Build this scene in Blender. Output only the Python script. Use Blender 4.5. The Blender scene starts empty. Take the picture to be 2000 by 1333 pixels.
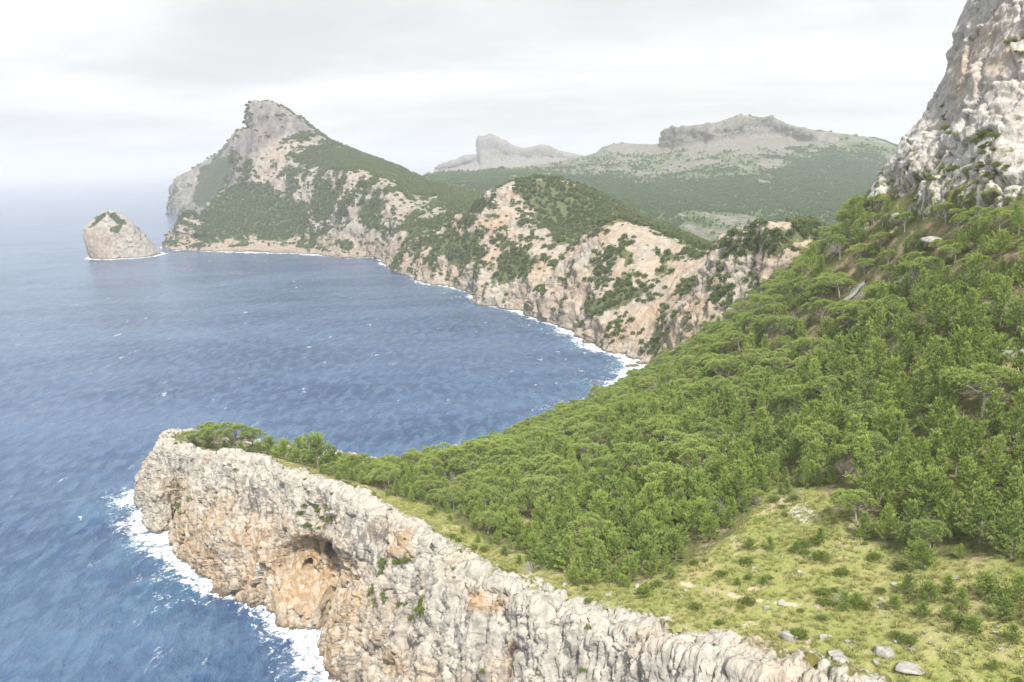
import bpy, math, random
import numpy as np
from mathutils import Matrix, Vector

random.seed(7); rng = np.random.default_rng(7)
scene = bpy.context.scene
col = scene.collection

# ------------------------------------------------------------------ camera
F, H, ROLL = 1500.0, 170.0, math.radians(1.75)          # focal length (px of a 2000 px wide frame), eye height, horizon tilt
PIT = math.atan(355 * math.cos(ROLL) / F)
ca, sa = math.cos(ROLL), math.sin(ROLL)
cp, sp = math.cos(PIT), math.sin(PIT)
UPV = np.array([0, sp, cp]); FWD = np.array([0, cp, -sp]); RGT = np.array([1.0, 0, 0])
cam_r = RGT * ca - UPV * sa
cam_u = RGT * sa + UPV * ca
cd = bpy.data.cameras.new('camera'); cam = bpy.data.objects.new('camera', cd); col.objects.link(cam)
cd.sensor_width = 36; cd.lens = 36 * F / 2000; cd.clip_start = 1; cd.clip_end = 120000
M = Matrix.Identity(4)
for i in range(3):
    M[i][0], M[i][1], M[i][2] = cam_r[i], cam_u[i], -FWD[i]
M[0][3], M[1][3], M[2][3] = 0, 0, H
cam.matrix_world = M
scene.camera = cam

def ray(px, py):
    cx = (px - 1000) / F; cy = -(py - 666.5) / F
    return cam_r * cx + cam_u * cy + FWD
def S(px, py, z=0.0):                     # where the sight line of a photo point meets height z
    r = ray(px, py); return np.array([0, 0, H]) + r * ((z - H) / r[2])
def P(px, py, Y):                         # point of a sight line at plan depth Y
    r = ray(px, py); return np.array([0, 0, H]) + r * (Y / r[1])
def proj(p):
    q = p - np.array([0, 0, H])
    d = np.maximum(q @ FWD, 1e-3)
    return 1000 + F * (q @ cam_r) / d, 666.5 - F * (q @ cam_u) / d

# ------------------------------------------------------------------ sky, sun, exposure
SUN_EL, SUN_AZ = math.radians(53), math.radians(169)    # azimuth clockwise from +Y (the view direction)
sun_dir = Vector((math.sin(SUN_AZ) * math.cos(SUN_EL), math.cos(SUN_AZ) * math.cos(SUN_EL), math.sin(SUN_EL)))
sl = bpy.data.lights.new('sun', 'SUN'); sl.energy = 3.9; sl.angle = math.radians(5); sl.color = (1.0, 0.95, 0.87)
so = bpy.data.objects.new('sun', sl); col.objects.link(so)
so.rotation_euler = (-sun_dir).to_track_quat('-Z', 'Y').to_euler()
scene.view_settings.view_transform = 'Standard'; scene.view_settings.look = 'None'
scene.view_settings.gamma = 1; scene.view_settings.use_curve_mapping = False
scene.view_settings.exposure = 0.90
scene.cycles.use_denoising = True
scene.cycles.max_bounces = 6; scene.cycles.diffuse_bounces = 2; scene.cycles.glossy_bounces = 2
scene.cycles.transmission_bounces = 2; scene.cycles.volume_bounces = 2
scene.cycles.caustics_reflective = False; scene.cycles.caustics_refractive = False

class NT:                                  # short-hand for node trees
    def __init__(s, nt): s.nt = nt; s.n = nt.nodes; s.l = nt.links
    def add(s, t, **kw):
        n = s.n.new(t)
        ins = kw.pop('ins', {})
        for k, v in kw.items(): setattr(n, k, v)
        for k, v in ins.items(): s.put(n.inputs[k], v)
        return n
    def put(s, sock, v):
        if isinstance(v, bpy.types.NodeSocket): s.l.new(v, sock)
        elif isinstance(v, bpy.types.Node): s.l.new(v.outputs[0], sock)
        else: sock.default_value = v
    def math(s, op, a, b=0.0, c=0.0, clamp=False):
        n = s.add('ShaderNodeMath', operation=op, use_clamp=clamp)
        for i, v in enumerate((a, b, c)): s.put(n.inputs[i], v)
        return n.outputs[0]
    def vmath(s, op, a, b=None):
        n = s.add('ShaderNodeVectorMath', operation=op); s.put(n.inputs[0], a)
        if b is not None: s.put(n.inputs[1], b)
        return n.outputs[0]
    def mix(s, f, a, b):
        n = s.add('ShaderNodeMix', data_type='RGBA'); s.put(n.inputs[0], f)
        for k, v in ((6, a), (7, b)):
            if isinstance(v, tuple) and len(v) == 3: v = v + (1,)
            s.put(n.inputs[k], v)
        return n.outputs[2]
    def noise(s, vec, scale, detail=4, rough=0.5, dist=0.0):
        n = s.add('ShaderNodeTexNoise', ins={'Scale': scale, 'Detail': detail, 'Roughness': rough, 'Distortion': dist})
        s.put(n.inputs['Vector'], vec); return n.outputs[0]
    def ramp(s, f, a, b, lo=0.0, hi=1.0):    # smooth step from a to b
        n = s.add('ShaderNodeMapRange', interpolation_type='SMOOTHSTEP')
        s.put(n.inputs[0], f)
        for i, v in zip((1, 2, 3, 4), (a, b, lo, hi)): s.put(n.inputs[i], v)
        return n.outputs[0]
    def attr(s, name): return s.add('ShaderNodeAttribute', attribute_name=name).outputs['Fac']

w = bpy.data.worlds.new('World'); scene.world = w; w.use_nodes = True
T = NT(w.node_tree); T.n.clear()
sky = T.add('ShaderNodeTexSky', sky_type='NISHITA', sun_disc=False, sun_elevation=SUN_EL, sun_rotation=SUN_AZ, air_density=1.0, dust_density=2.0)
skyc = T.vmath('SCALE', sky.outputs[0]); skyc.node.inputs['Scale'].default_value = 0.07
tc = T.add('ShaderNodeTexCoord').outputs['Generated']
sx = T.add('ShaderNodeSeparateXYZ', ins={0: tc})
zz = T.math('ADD', T.math('MAXIMUM', sx.outputs[2], 0.0), 0.16)
cl = T.add('ShaderNodeCombineXYZ', ins={0: T.math('DIVIDE', sx.outputs[0], zz), 1: T.math('DIVIDE', sx.outputs[1], zz), 2: 0.0}).outputs[0]
cl2 = T.vmath('MULTIPLY', cl, (0.45, 0.8, 1.0))
n1 = T.noise(cl2, 0.75, 5, 0.5, 0.4)
n2 = T.noise(T.vmath('ADD', cl2, (5.3, 2.1, 0)), 2.3, 4, 0.55, 0.3)
dens = T.math('ADD', T.math('MULTIPLY', n1, 0.72), T.math('MULTIPLY', n2, 0.28))
cloud = T.mix(T.ramp(dens, 0.36, 0.62), (0.605, 0.605, 0.607), (0.425, 0.43, 0.437))
blend = T.mix(0.93, skyc, cloud)
bg = T.add('ShaderNodeBackground', ins={0: blend, 1: 1.0})
T.l.new(bg.outputs[0], T.add('ShaderNodeOutputWorld').inputs[0])

# ------------------------------------------------------------------ numpy noise
_P = rng.permutation(1024); _G = rng.normal(size=(1024, 3)); _G /= np.linalg.norm(_G, axis=1)[:, None]
_R3 = rng.random((1024, 3))
def _h(i, j, k): return _P[(_P[(_P[i & 1023] + j) & 1023] + k) & 1023]
def perlin(p):
    i = np.floor(p).astype(np.int64); f = p - i; u = f * f * f * (f * (f * 6 - 15) + 10)
    out = 0
    for dx in (0, 1):
        wx = u[:, 0] if dx else 1 - u[:, 0]
        for dy in (0, 1):
            wy = u[:, 1] if dy else 1 - u[:, 1]
            for dz in (0, 1):
                wz = u[:, 2] if dz else 1 - u[:, 2]
                g = _G[_h(i[:, 0] + dx, i[:, 1] + dy, i[:, 2] + dz)]
                out = out + wx * wy * wz * (g[:, 0] * (f[:, 0] - dx) + g[:, 1] * (f[:, 1] - dy) + g[:, 2] * (f[:, 2] - dz))
    return out * 1.6
def fbm(p, scale, octv=4, gain=0.5, ridged=False, off=0.0):
    q = np.asarray(p, float) / np.asarray(scale, float) + off; a = 1.0; s = 0; t = 0
    for o in range(octv):
        n = perlin(q)
        if ridged: n = 1 - 2 * np.abs(n)
        s = s + a * n; t += a; a *= gain; q = q * 2.03 + 17.7
    return s / t
def worley(p, scale, off=0.0):
    q = np.asarray(p, float) / np.asarray(scale, float) + off
    i = np.floor(q).astype(np.int64); f1 = np.full(len(q), 9.0); f2 = f1.copy(); cid = np.zeros(len(q), int)
    for dx in (-1, 0, 1):
        for dy in (-1, 0, 1):
            for dz in (-1, 0, 1):
                c = i + (dx, dy, dz); h = _h(c[:, 0], c[:, 1], c[:, 2])
                d = np.sqrt((((c + _R3[h]) - q) ** 2).sum(1))
                m = d < f1
                f2 = np.where(m, f1, np.minimum(f2, d)); cid = np.where(m, h, cid); f1 = np.where(m, d, f1)
    return f1, f2, _R3[cid, 0]
def sstep(x, a, b):
    t = np.clip((x - a) / (b - a), 0, 1); return t * t * (3 - 2 * t)
def inpoly(px, py, poly, soft=6.0):       # 1 inside a photo-space outline, soft edge
    poly = np.asarray(poly, float); n = len(poly); ins = np.zeros(len(px), bool); dmin = np.full(len(px), 1e9)
    for k in range(n):
        a, b = poly[k], poly[(k + 1) % n]
        if a[1] != b[1]:
            c = ((a[1] > py) != (b[1] > py)) & (px < (b[0] - a[0]) * (py - a[1]) / (b[1] - a[1]) + a[0]); ins ^= c
        e = b - a; t = np.clip(((px - a[0]) * e[0] + (py - a[1]) * e[1]) / (e @ e), 0, 1)
        dmin = np.minimum(dmin, np.hypot(px - a[0] - t * e[0], py - a[1] - t * e[1]))
    return sstep(np.where(ins, dmin, -dmin), -soft, soft)
def polys(px, py, lst, soft=6.0):
    m = np.zeros(len(px))
    for q in lst: m = np.maximum(m, inpoly(px, py, q, soft))
    return m

# ------------------------------------------------------------------ mesh helpers
def tag(o, label=None, cat=None, group=None, kind=None):
    for k, v in (('label', label), ('category', cat), ('group', group), ('kind', kind)):
        if v: o[k] = v
    return o
def mesh_np(name, verts, faces, mat=None, attrs=None, smooth=True, link=True):
    verts = np.ascontiguousarray(verts, np.float32); faces = np.ascontiguousarray(faces, np.int32)
    me = bpy.data.meshes.new(name); k = faces.shape[1]
    me.vertices.add(len(verts)); me.vertices.foreach_set('co', verts.ravel())
    me.loops.add(faces.size); me.loops.foreach_set('vertex_index', faces.ravel())
    me.polygons.add(len(faces)); me.polygons.foreach_set('loop_start', np.arange(0, faces.size, k, dtype=np.int32))
    if smooth: me.polygons.foreach_set('use_smooth', np.ones(len(faces), bool))
    for an, av in (attrs or {}).items():
        a = me.attributes.new(an, 'FLOAT', 'POINT'); a.data.foreach_set('value', np.ascontiguousarray(av, np.float32))
    me.update(calc_edges=True)
    if mat: me.materials.append(mat)
    o = bpy.data.objects.new(name, me)
    if link: col.objects.link(o)
    return o
def grid_faces(nv, nu, keep=None):
    i = np.arange(nv * nu).reshape(nv, nu)
    f = np.stack([i[:-1, :-1], i[:-1, 1:], i[1:, 1:], i[1:, :-1]], -1)
    if keep is not None: f = f[keep]
    return f.reshape(-1, 4)
def cr_w(n, ts):
    Wm = np.zeros((len(ts), n))
    for r, t in enumerate(ts):
        i = min(int(t), n - 2); f = t - i
        c = (-.5 * f + f * f - .5 * f ** 3, 1 - 2.5 * f * f + 1.5 * f ** 3, .5 * f + 2 * f * f - 1.5 * f ** 3, -.5 * f * f + .5 * f ** 3)
        for k, wgt in zip((i - 1, i, i + 1, i + 2), c):
            if k < 0: Wm[r, 0] += 2 * wgt; Wm[r, 1] -= wgt
            elif k >= n: Wm[r, n - 1] += 2 * wgt; Wm[r, n - 2] -= wgt
            else: Wm[r, k] += wgt
    return Wm
def net(ctrl, ru, rv):
    """dense smooth surface through a net of control points ctrl[row][col]; ru, rv: wanted spacing in metres"""
    c = np.array(ctrl, float)
    def params(d, r):
        ts = []
        for k, L in enumerate(d):
            m = max(2, int(round(L / r))); ts += list(k + np.arange(m) / m)
        return ts + [float(len(d))]
    du = np.percentile(np.linalg.norm(np.diff(c, axis=1), axis=2), 70, axis=0); dv = np.percentile(np.linalg.norm(np.diff(c, axis=0), axis=2), 70, axis=1)
    tu, tv = params(du, ru), params(dv, rv)
    g = np.einsum('ar,rck->ack', cr_w(c.shape[0], tv), c)
    g = np.einsum('bc,ack->abk', cr_w(c.shape[1], tu), g)
    return g, np.array(tu), np.array(tv)
def gnormals(g, flip_to=(0, -0.45, 0.9)):
    n = np.cross(np.gradient(g, axis=1), np.gradient(g, axis=0))
    n /= np.linalg.norm(n, axis=2)[..., None] + 1e-9
    if (n @ np.array(flip_to)).mean() < 0: n = -n
    return n

# ------------------------------------------------------------------ materials
def new_mat(name):
    m = bpy.data.materials.new(name); m.use_nodes = True; t = NT(m.node_tree); t.n.clear(); return m, t
def finish(t, color, rough=0.85, bump=None, spec=0.25, dist=1.0, strength=1.0):
    b = t.add('ShaderNodeBsdfPrincipled'); t.put(b.inputs['Base Color'], color); t.put(b.inputs['Roughness'], rough)
    b.inputs['Specular IOR Level'].default_value = spec
    if bump is not None:
        bn = t.add('ShaderNodeBump', ins={'Strength': strength, 'Distance': dist}); t.put(bn.inputs['Height'], bump); t.l.new(bn.outputs[0], b.inputs['Normal'])
    t.l.new(b.outputs[0], t.add('ShaderNodeOutputMaterial').inputs[0]); return b

def rock_material(name, pale, grey, ochre, green, sc=1.0, bumpd=0.5, wet=3.0, dark=(0.17, 0.16, 0.155), shear=0.0, zs=0.6):
    """weathered limestone; sc = size of the features in metres"""
    m, t = new_mat(name)
    pos = t.add('ShaderNodeNewGeometry').outputs['Position']
    big = t.noise(pos, 0.05 / sc, 4, 0.55)
    sp_ = t.add('ShaderNodeSeparateXYZ', ins={0: pos}).outputs
    shp = t.add('ShaderNodeCombineXYZ', ins={0: t.math('ADD', sp_[0], t.math('MULTIPLY', sp_[2], shear)), 1: sp_[1], 2: t.math('MULTIPLY', sp_[2], zs)}).outputs[0]
    med = t.noise(shp, 0.32 / sc, 5, 0.62, 0.3)
    flu = t.noise(t.vmath('MULTIPLY', shp, (1.0, 1.0, 0.13 / zs)), 0.42 / sc, 5, 0.6, 0.6)
    fin = t.noise(pos, 1.7 / sc, 4, 0.65)
    vor = t.add('ShaderNodeTexVoronoi', feature='DISTANCE_TO_EDGE', ins={'Scale': 0.20 / sc})
    t.put(vor.inputs['Vector'], t.vmath('ADD', t.vmath('MULTIPLY', pos, (1.0, 1.0, 0.45)), t.vmath('SCALE', t.add('ShaderNodeTexNoise', ins={'Vector': pos, 'Scale': 0.35 / sc, 'Detail': 3.0}).outputs['Color'])))
    vor.inputs['Vector'].links[0].from_node.inputs[1].links[0].from_node.inputs['Scale'].default_value = 5.0 * sc
    crack = t.ramp(vor.outputs['Distance'], 0.0, 0.055)
    c = t.mix(t.ramp(med, 0.40, 0.66), pale, grey)
    c = t.mix(t.math('MULTIPLY', t.ramp(big, 0.5, 0.68), 0.28), c, ochre)
    oc = t.math('MULTIPLY', t.attr('ochre'), t.ramp(t.math('ADD', t.math('MULTIPLY', flu, 0.6), t.math('MULTIPLY', med, 0.4)), 0.36, 0.60), clamp=True)
    c = t.mix(oc, c, ochre)
    st = t.math('MULTIPLY', t.attr('streak'), t.ramp(flu, 0.46, 0.58), clamp=True)
    c = t.mix(t.math('MULTIPLY', st, 0.8), c, dark)
    c = t.mix(t.attr('tone'), c, (0.072, 0.079, 0.102))  # bluish cloud shade mixed into the rock colour
    c = t.mix(t.math('MULTIPLY', t.ramp(fin, 0.58, 0.75), 0.35), c, tuple(0.55 * v for v in grey))
    c = t.mix(t.math('MULTIPLY', t.math('SUBTRACT', 1.0, crack), t.ramp(big, 0.4, 0.65, 0.0, 0.45)), c, (0.16, 0.11, 0.09))
    # thin turf and low plants on ledges
    gm = t.math('ADD', t.attr('veg'), t.math('MULTIPLY', t.math('SUBTRACT', med, 0.5), 1.3))
    gm = t.ramp(gm, 0.42, 0.60)
    gcol = t.mix(t.noise(pos, 0.8 / sc, 3), green, tuple(0.5 * v for v in green))
    c = t.mix(gm, c, gcol)
    # wet, algae-dark band at the waterline
    z = t.add('ShaderNodeSeparateXYZ', ins={0: pos}).outputs[2]
    wz = t.math('ADD', z, t.math('MULTIPLY', t.math('SUBTRACT', med, 0.5), wet * 2.5))
    c = t.mix(t.ramp(wz, wet * 1.25, wet * 0.35, 0.0, 0.85), c, (0.085, 0.07, 0.055))
    h = t.math('ADD', t.math('MULTIPLY', med, 1.2), t.math('MULTIPLY', flu, 0.9))
    h = t.math('ADD', h, t.math('MULTIPLY', fin, 0.35)); h = t.math('ADD', h, t.math('MULTIPLY', crack, 0.12))
    finish(t, c, 0.9, h, 0.2, bumpd * sc * 2.0)
    return m

M_rock = rock_material('limestone', (0.445, 0.42, 0.37), (0.31, 0.295, 0.265), (0.42, 0.285, 0.15), (0.17, 0.165, 0.045), 1.0, 0.3, 2.0, (0.125, 0.12, 0.118))
M_rockface = rock_material('pale_limestone', (0.49, 0.475, 0.445), (0.36, 0.35, 0.33), (0.42, 0.33, 0.235), (0.15, 0.17, 0.05), 1.3, 0.25, 0.5, shear=0.55, zs=0.28)
M_cove = rock_material('pink_limestone', (0.395, 0.355, 0.30), (0.26, 0.245, 0.22), (0.40, 0.265, 0.155), (0.13, 0.15, 0.065), 2.6, 0.4, 2.0)
M_mount = rock_material('mountain_limestone', (0.34, 0.31, 0.275), (0.23, 0.22, 0.205), (0.37, 0.27, 0.18), (0.085, 0.12, 0.055), 4.5, 0.45, 2.2, (0.115, 0.12, 0.13))
M_islet = rock_material('islet_limestone', (0.38, 0.345, 0.30), (0.27, 0.25, 0.23), (0.33, 0.25, 0.19), (0.09, 0.13, 0.06), 3.2, 0.5, 2.2)
M_far = rock_material('far_limestone', (0.25, 0.235, 0.215), (0.15, 0.15, 0.147), (0.22, 0.195, 0.155), (0.135, 0.19, 0.08), 5.5, 0.8, 0.5)

def ground_material():
    m, t = new_mat('turf_and_soil')
    pos = t.add('ShaderNodeNewGeometry').outputs['Position']
    a = t.noise(pos, 0.11, 4, 0.55); b = t.noise(pos, 0.9, 5, 0.65, 0.5); c_ = t.noise(pos, 3.5, 3, 0.6)
    lay = t.noise(t.vmath('MULTIPLY', pos, (1.0, 1.0, 1.6)), 2.2, 4, 0.7, 0.8)
    grass = t.mix(t.ramp(b, 0.36, 0.66), (0.315, 0.32, 0.11), (0.19, 0.235, 0.07))
    grass = t.mix(t.ramp(a, 0.45, 0.7), grass, (0.40, 0.35, 0.18))
    grass = t.mix(t.math('MULTIPLY', t.ramp(lay, 0.55, 0.72), 0.55), grass, (0.16, 0.18, 0.04))
    soil = t.mix(t.ramp(b, 0.4, 0.65), (0.27, 0.20, 0.12), (0.42, 0.35, 0.25))
    scrub = t.mix(t.ramp(b, 0.35, 0.6), (0.075, 0.10, 0.03), (0.15, 0.15, 0.06))
    under = t.mix(t.ramp(a, 0.48, 0.68), scrub, soil)
    c = t.mix(t.ramp(t.math('ADD', t.attr('meadow'), t.math('MULTIPLY', t.math('SUBTRACT', b, 0.5), 0.7)), 0.35, 0.65), under, grass)
    dirt = t.math('ADD', t.attr('dirt'), t.math('MULTIPLY', t.math('SUBTRACT', b, 0.5), 0.8))
    c = t.mix(t.ramp(dirt, 0.40, 0.62), c, t.mix(c_, (0.50, 0.40, 0.27), (0.60, 0.52, 0.40)))
    st = t.ramp(t.math('ADD', t.attr('stony'), t.math('MULTIPLY', t.math('SUBTRACT', c_, 0.5), 1.2)), 0.5, 0.62)
    c = t.mix(st, c, t.mix(b, (0.62, 0.58, 0.51), (0.42, 0.39, 0.35)))
    finish(t, c, 0.95, t.math('ADD', t.math('MULTIPLY', b, 0.7), t.math('ADD', t.math('MULTIPLY', c_, 0.35), t.math('MULTIPLY', lay, 0.3))), 0.1, 0.45)
    return m
M_ground = ground_material()

# ------------------------------------------------------------------ the near headland: terrain heights
RIM = [(-74, 350, 25.), (-122, 364, 31.), tuple(P(356, 848, 376))] + [tuple(P(*q)) for q in (
    (336, 852, 372), (341, 868, 354), (385, 880, 336), (425, 886, 322), (480, 890, 306), (560, 912, 290), (625, 936, 276), (685, 957, 262), (745, 986, 245), (800, 1014, 228),
    (868, 1056, 205), (945, 1106, 183), (1050, 1152, 163), (1180, 1182, 147), (1300, 1215, 133), (1450, 1262, 120), (1650, 1326, 106), (1900, 1420, 92), (2200, 1560, 78))]
RIM = np.array(RIM)
BASE = np.array([(-58, 402, 0), (-125, 408, 0), (-186, 402, 0)] + [tuple(S(*q)) for q in (
    (282, 975), (303, 1036), (338, 1034), (350, 1086), (420, 1140), (520, 1192), (572, 1216), (628, 1238), (640, 1282), (668, 1333))] +
    [(-47, 203, 0), (-34, 178, 0), (-18, 152, 0), (0, 130, 0), (20, 106, 0), (42, 84, 0), (60, 66, 0), (76, 48, 0), (95, 30, 0)], float)
tp = [tuple(r - (0, 0, 0.6)) for r in RIM]
def g(px, py, Y, dz=0.0): p = P(px, py, Y); tp.append((p[0], p[1], p[2] + dz))
for q in ((660, 925, 300, 0), (760, 930, 290, -4), (900, 910, 290, -3),
          (900, 1010, 232, -1), (950, 950, 262, -6), (1100, 950, 232, -6), (1100, 1075, 187, -2), (1000, 1090, 192, -1), (1300, 1095, 163, -2), (1300, 950, 200, -6), (1300, 800, 280, -7),
          (1500, 1150, 140, 0), (1500, 1000, 165, -3), (1500, 800, 240, -7), (1500, 680, 315, -7), (1700, 1200, 123, 0), (1700, 1050, 143, -2), (1700, 800, 208, -6), (1700, 600, 295, -7),
          (1850, 500, 245, -5), (1850, 700, 192, -6), (1850, 950, 145, -5), (1900, 1250, 107, 0), (2000, 1100, 118, 0), (2000, 700, 172, -5), (2000, 400, 225, -3), (1800, 410, 290, -4),
          (1740, 345, 335, -5), (1640, 425, 420, -13), (1540, 515, 440, -19), (1440, 605, 425, -17), (1350, 682, 415, -14), (1290, 705, 410, -13), (1170, 775, 378, -12),
          (1100, 805, 350, -12), (1030, 845, 338, -11), (950, 868, 335, -9), (800, 905, 330, -7), (2200, 1100, 112, 3), (2300, 700, 165, 4), (2300, 300, 225, 0), (1600, 380, 520, -40)): g(*q)
COVE = [(-58, 402), (-10, 452), (30, 495), (70, 545), (100, 590), (122, 632)]
for x, y in COVE[1:]: tp.append((x, y, -1.0))
for x, y in ((-40, 460), (15, 520), (70, 600)): tp.append((x, y, -14.0))
for q in ((150, 560, 42.), (190, 470, 104.), (200, 620, 60.), (260, 560, 120.), (290, 380, 220.), (250, 260, 205.), (200, 170, 175.), (175, 110, 140.), (170, 60, 120.), (120, 40, 95.)): tp.append(q)
tp = np.array(tp)
def tps_fit(pts, lam=0.02):
    xy = pts[:, :2] / 100; n = len(xy); r = np.linalg.norm(xy[:, None] - xy[None], axis=2)
    K = np.where(r > 0, r * r * np.log(r + 1e-12), 0) + lam * np.eye(n); Q = np.c_[np.ones(n), xy]
    A = np.block([[K, Q], [Q.T, np.zeros((3, 3))]]); s = np.linalg.solve(A, np.r_[pts[:, 2], np.zeros(3)])
    return xy, s
_txy, _ts = tps_fit(tp)
def hz0(x, y):
    q = np.c_[np.ravel(x), np.ravel(y)] / 100; out = np.empty(len(q))
    for k in range(0, len(q), 20000):
        qq = q[k:k + 20000]; r = np.linalg.norm(qq[:, None] - _txy[None], axis=2)
        out[k:k + 20000] = (np.where(r > 0, r * r * np.log(r + 1e-12), 0)) @ _ts[:-3] + _ts[-3] + qq @ _ts[-2:]
    return out
def hz(x, y):
    x = np.ravel(np.asarray(x, float)); y = np.ravel(np.asarray(y, float)); p = np.c_[x, y, 0 * x]
    return hz0(x, y) + 0.9 * fbm(p, 24, 3) + 0.28 * fbm(p, 4.0, 3)
# plateau outline in plan: the rim, then far round the back
LAND = np.array([tuple(r[:2]) for r in RIM] + [(330, 60), (420, 300), (330, 700), (140, 700), (122, 650), (100, 600), (70, 555), (30, 505), (-10, 462), (-58, 412)])
def inland(x, y):                          # signed distance to the outline (positive inside)
    a = LAND; ins = np.zeros(len(x), bool); d = np.full(len(x), 1e9)
    for k in range(len(a)):
        p, q = a[k], a[(k + 1) % len(a)]
        if p[1] != q[1]:
            ins ^= ((p[1] > y) != (q[1] > y)) & (x < (q[0] - p[0]) * (y - p[1]) / (q[1] - p[1]) + p[0])
        e = q - p; t = np.clip(((x - p[0]) * e[0] + (y - p[1]) * e[1]) / (e @ e), 0, 1)
        d = np.minimum(d, np.hypot(x - p[0] - t * e[0], y - p[1] - t * e[1]))
    return np.where(ins, d, -d)

MEADOW = [[(1290, 1130), (1415, 1060), (1478, 995), (1500, 962), (1615, 962), (1660, 1045), (1740, 1078), (1850, 1095), (2050, 1105), (2050, 1400), (1500, 1400), (1280, 1230), (1180, 1170), (1250, 1150)],
          [(640, 922), (760, 970), (870, 999), (940, 1056), (1015, 1084), (1110, 1132), (1255, 1148), (1200, 1200), (1040, 1160), (940, 1130), (850, 1060), (700, 975)],
          [(500, 885), (600, 915), (660, 935), (620, 945), (520, 905)]]
# dirt trails seen in the meadow
TRAILS = [[(1330, 1140), (1400, 1155), (1460, 1172), (1530, 1180), (1600, 1185)]]
def _tn(px, py): return np.clip(0.5 + fbm(np.c_[px, py, 0 * px], 38, 2), 0, 1)
def trail_mask(px, py):
    m = np.zeros(len(px))
    for tr in TRAILS:
        for a, b in zip(np.array(tr[:-1], float), np.array(tr[1:], float)):
            e = b - a; t = np.clip(((px - a[0]) * e[0] + (py - a[1]) * e[1]) / (e @ e), 0, 1)
            d = np.hypot(px - a[0] - t * e[0], (py - a[1] - t * e[1]) * 1.8)
            m = np.maximum(m, 0.85 * (1 - sstep(d, 2, 17)))
    return m * (0.35 + 0.75 * _tn(px, py))
gx = np.arange(-175, 300, 1.3); gy = np.concatenate([np.arange(55, 240, 0.9), np.arange(240, 690, 1.8)])
X, Yg = np.meshgrid(gx, gy); Z = hz(X, Yg).reshape(X.shape)
sd = inland(X.ravel(), Yg.ravel()).reshape(X.shape)
v = np.c_[X.ravel(), Yg.ravel(), Z.ravel()]
px, py = proj(v)
meadow = polys(px + 26 * fbm(v, 9, 3), py + 26 * fbm(v, 9, 3, off=40), MEADOW, 20); dirt = np.maximum(trail_mask(px, py), 0.55 * sstep(fbm(v, (13, 13, 13), 4), 0.12, 0.5)) * (v[:, 1] < 330)
stony = (1 - sstep(sd.ravel(), 2, 14)) * 0.42 + 0.42 * sstep(fbm(v, 16, 3), 0.05, 0.5) + 0.5 * polys(px, py, [[(1540, 985), (1580, 980), (1600, 1020), (1560, 1030)], [(1690, 600), (1650, 580), (1640, 560), (1700, 540)]], 8)
keep = ((sd > -1.6) & (Z > -4)); keep = keep[:-1, :-1] & keep[1:, 1:] & keep[:-1, 1:] & keep[1:, :-1]
fc = grid_faces(*X.shape, keep)
used = np.zeros(len(v), bool); used[fc] = True; idx = np.cumsum(used) - 1
hill = mesh_np('hillside', v[used], idx[fc], M_ground, {'meadow': meadow[used], 'dirt': dirt[used], 'stony': stony[used]})
tag(hill, 'grassy headland and steep hillside carrying the pine wood', 'hillside', kind='structure')

# ------------------------------------------------------------------ the near headland: cliff
nin = []                                    # inward plan direction at each rim point
for k in range(len(RIM)):
    t = RIM[min(k + 1, len(RIM) - 1)] - RIM[max(k - 1, 0)]
    nin.append(np.array([-t[1], t[0], 0]) / np.hypot(t[0], t[1]))
nin = np.array(nin)
if inland(np.array([RIM[9][0] + 8 * nin[9][0]]), np.array([RIM[9][1] + 8 * nin[9][1]]))[0] < 0: nin = -nin
WID = np.interp(np.arange(len(RIM)), [0, 3, 8, 12, 14, 16, 18, 21], [4, 3.5, 4.5, 5, 6, 8, 10, 10])
OUT = RIM - nin * (WID * 0.8)[:, None]; OUT[:, 2] -= 0.22 * WID
rows = []
B2 = BASE.copy(); B2[:, 2] = -8; rows.append(B2 + 1.0 * nin)
rows.append(BASE)
push = {11: 3.0, 12: 4.5, 13: 4.0, 14: 3.0, 7: 1.5, 8: 1.5, 3: 2.0, 5: -3.0, 9: 0.5, 10: -2.0}
for f, bl in ((0.3, 0.2), (0.6, 0.46), (0.86, 0.80)):
    r = BASE * (1 - bl) + OUT * bl; r[:, 2] = OUT[:, 2] * f
    for k, a in push.items(): r[k] -= nin[k] * a * (1.2 - f)
    rows.append(r)
rows.append(OUT)
r = RIM - nin * (WID * 0.35)[:, None]; r[:, 2] = hz0(r[:, 0], r[:, 1]) + 0.1; rows.append(r)
r = RIM + nin * 1.0; r[:, 2] = hz0(r[:, 0], r[:, 1]) + 0.15; rows.append(r)
r = RIM + nin * 5.0; r[:, 2] = hz0(r[:, 0], r[:, 1]) - 2.8; rows.append(r)
G_, tu, tv = net(rows, 0.38, 0.34)
nv, nu = G_.shape[:2]
N_ = gnormals(G_, (-0.4, -0.6, 0.5)); v = G_.reshape(-1, 3); n = N_.reshape(-1, 3)
tvv = np.repeat(tv, nu); px, py = proj(v)
top = sstep(tvv, 4.6, 5.4); fade = 1 - 0.55 * sstep(tvv, 5.2, 8)
d = 4.6 * fbm(v, (26, 26, 34), 3, 0.5) + 2.4 * fbm(v, (8, 8, 30), 3, 0.55, True)
v1 = v + n * (d * (1 - 0.6 * top))[:, None]
F1, F2, cid = worley(v1 + 1.5 * np.c_[fbm(v, 5, 2), fbm(v, 5, 2, off=31), fbm(v, 5, 2, off=57)], (10, 10, 36))
e = 4.2 * (cid - 0.5) - 1.0 * (1 - sstep(F2 - F1, 0.0, 0.07))
F1b, F2b, cidb = worley(v1 + 1.2 * np.c_[fbm(v, 3, 2), fbm(v, 3, 2, off=31), fbm(v, 3, 2, off=57)], (3.2, 3.2, 9), 9.3)
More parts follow.
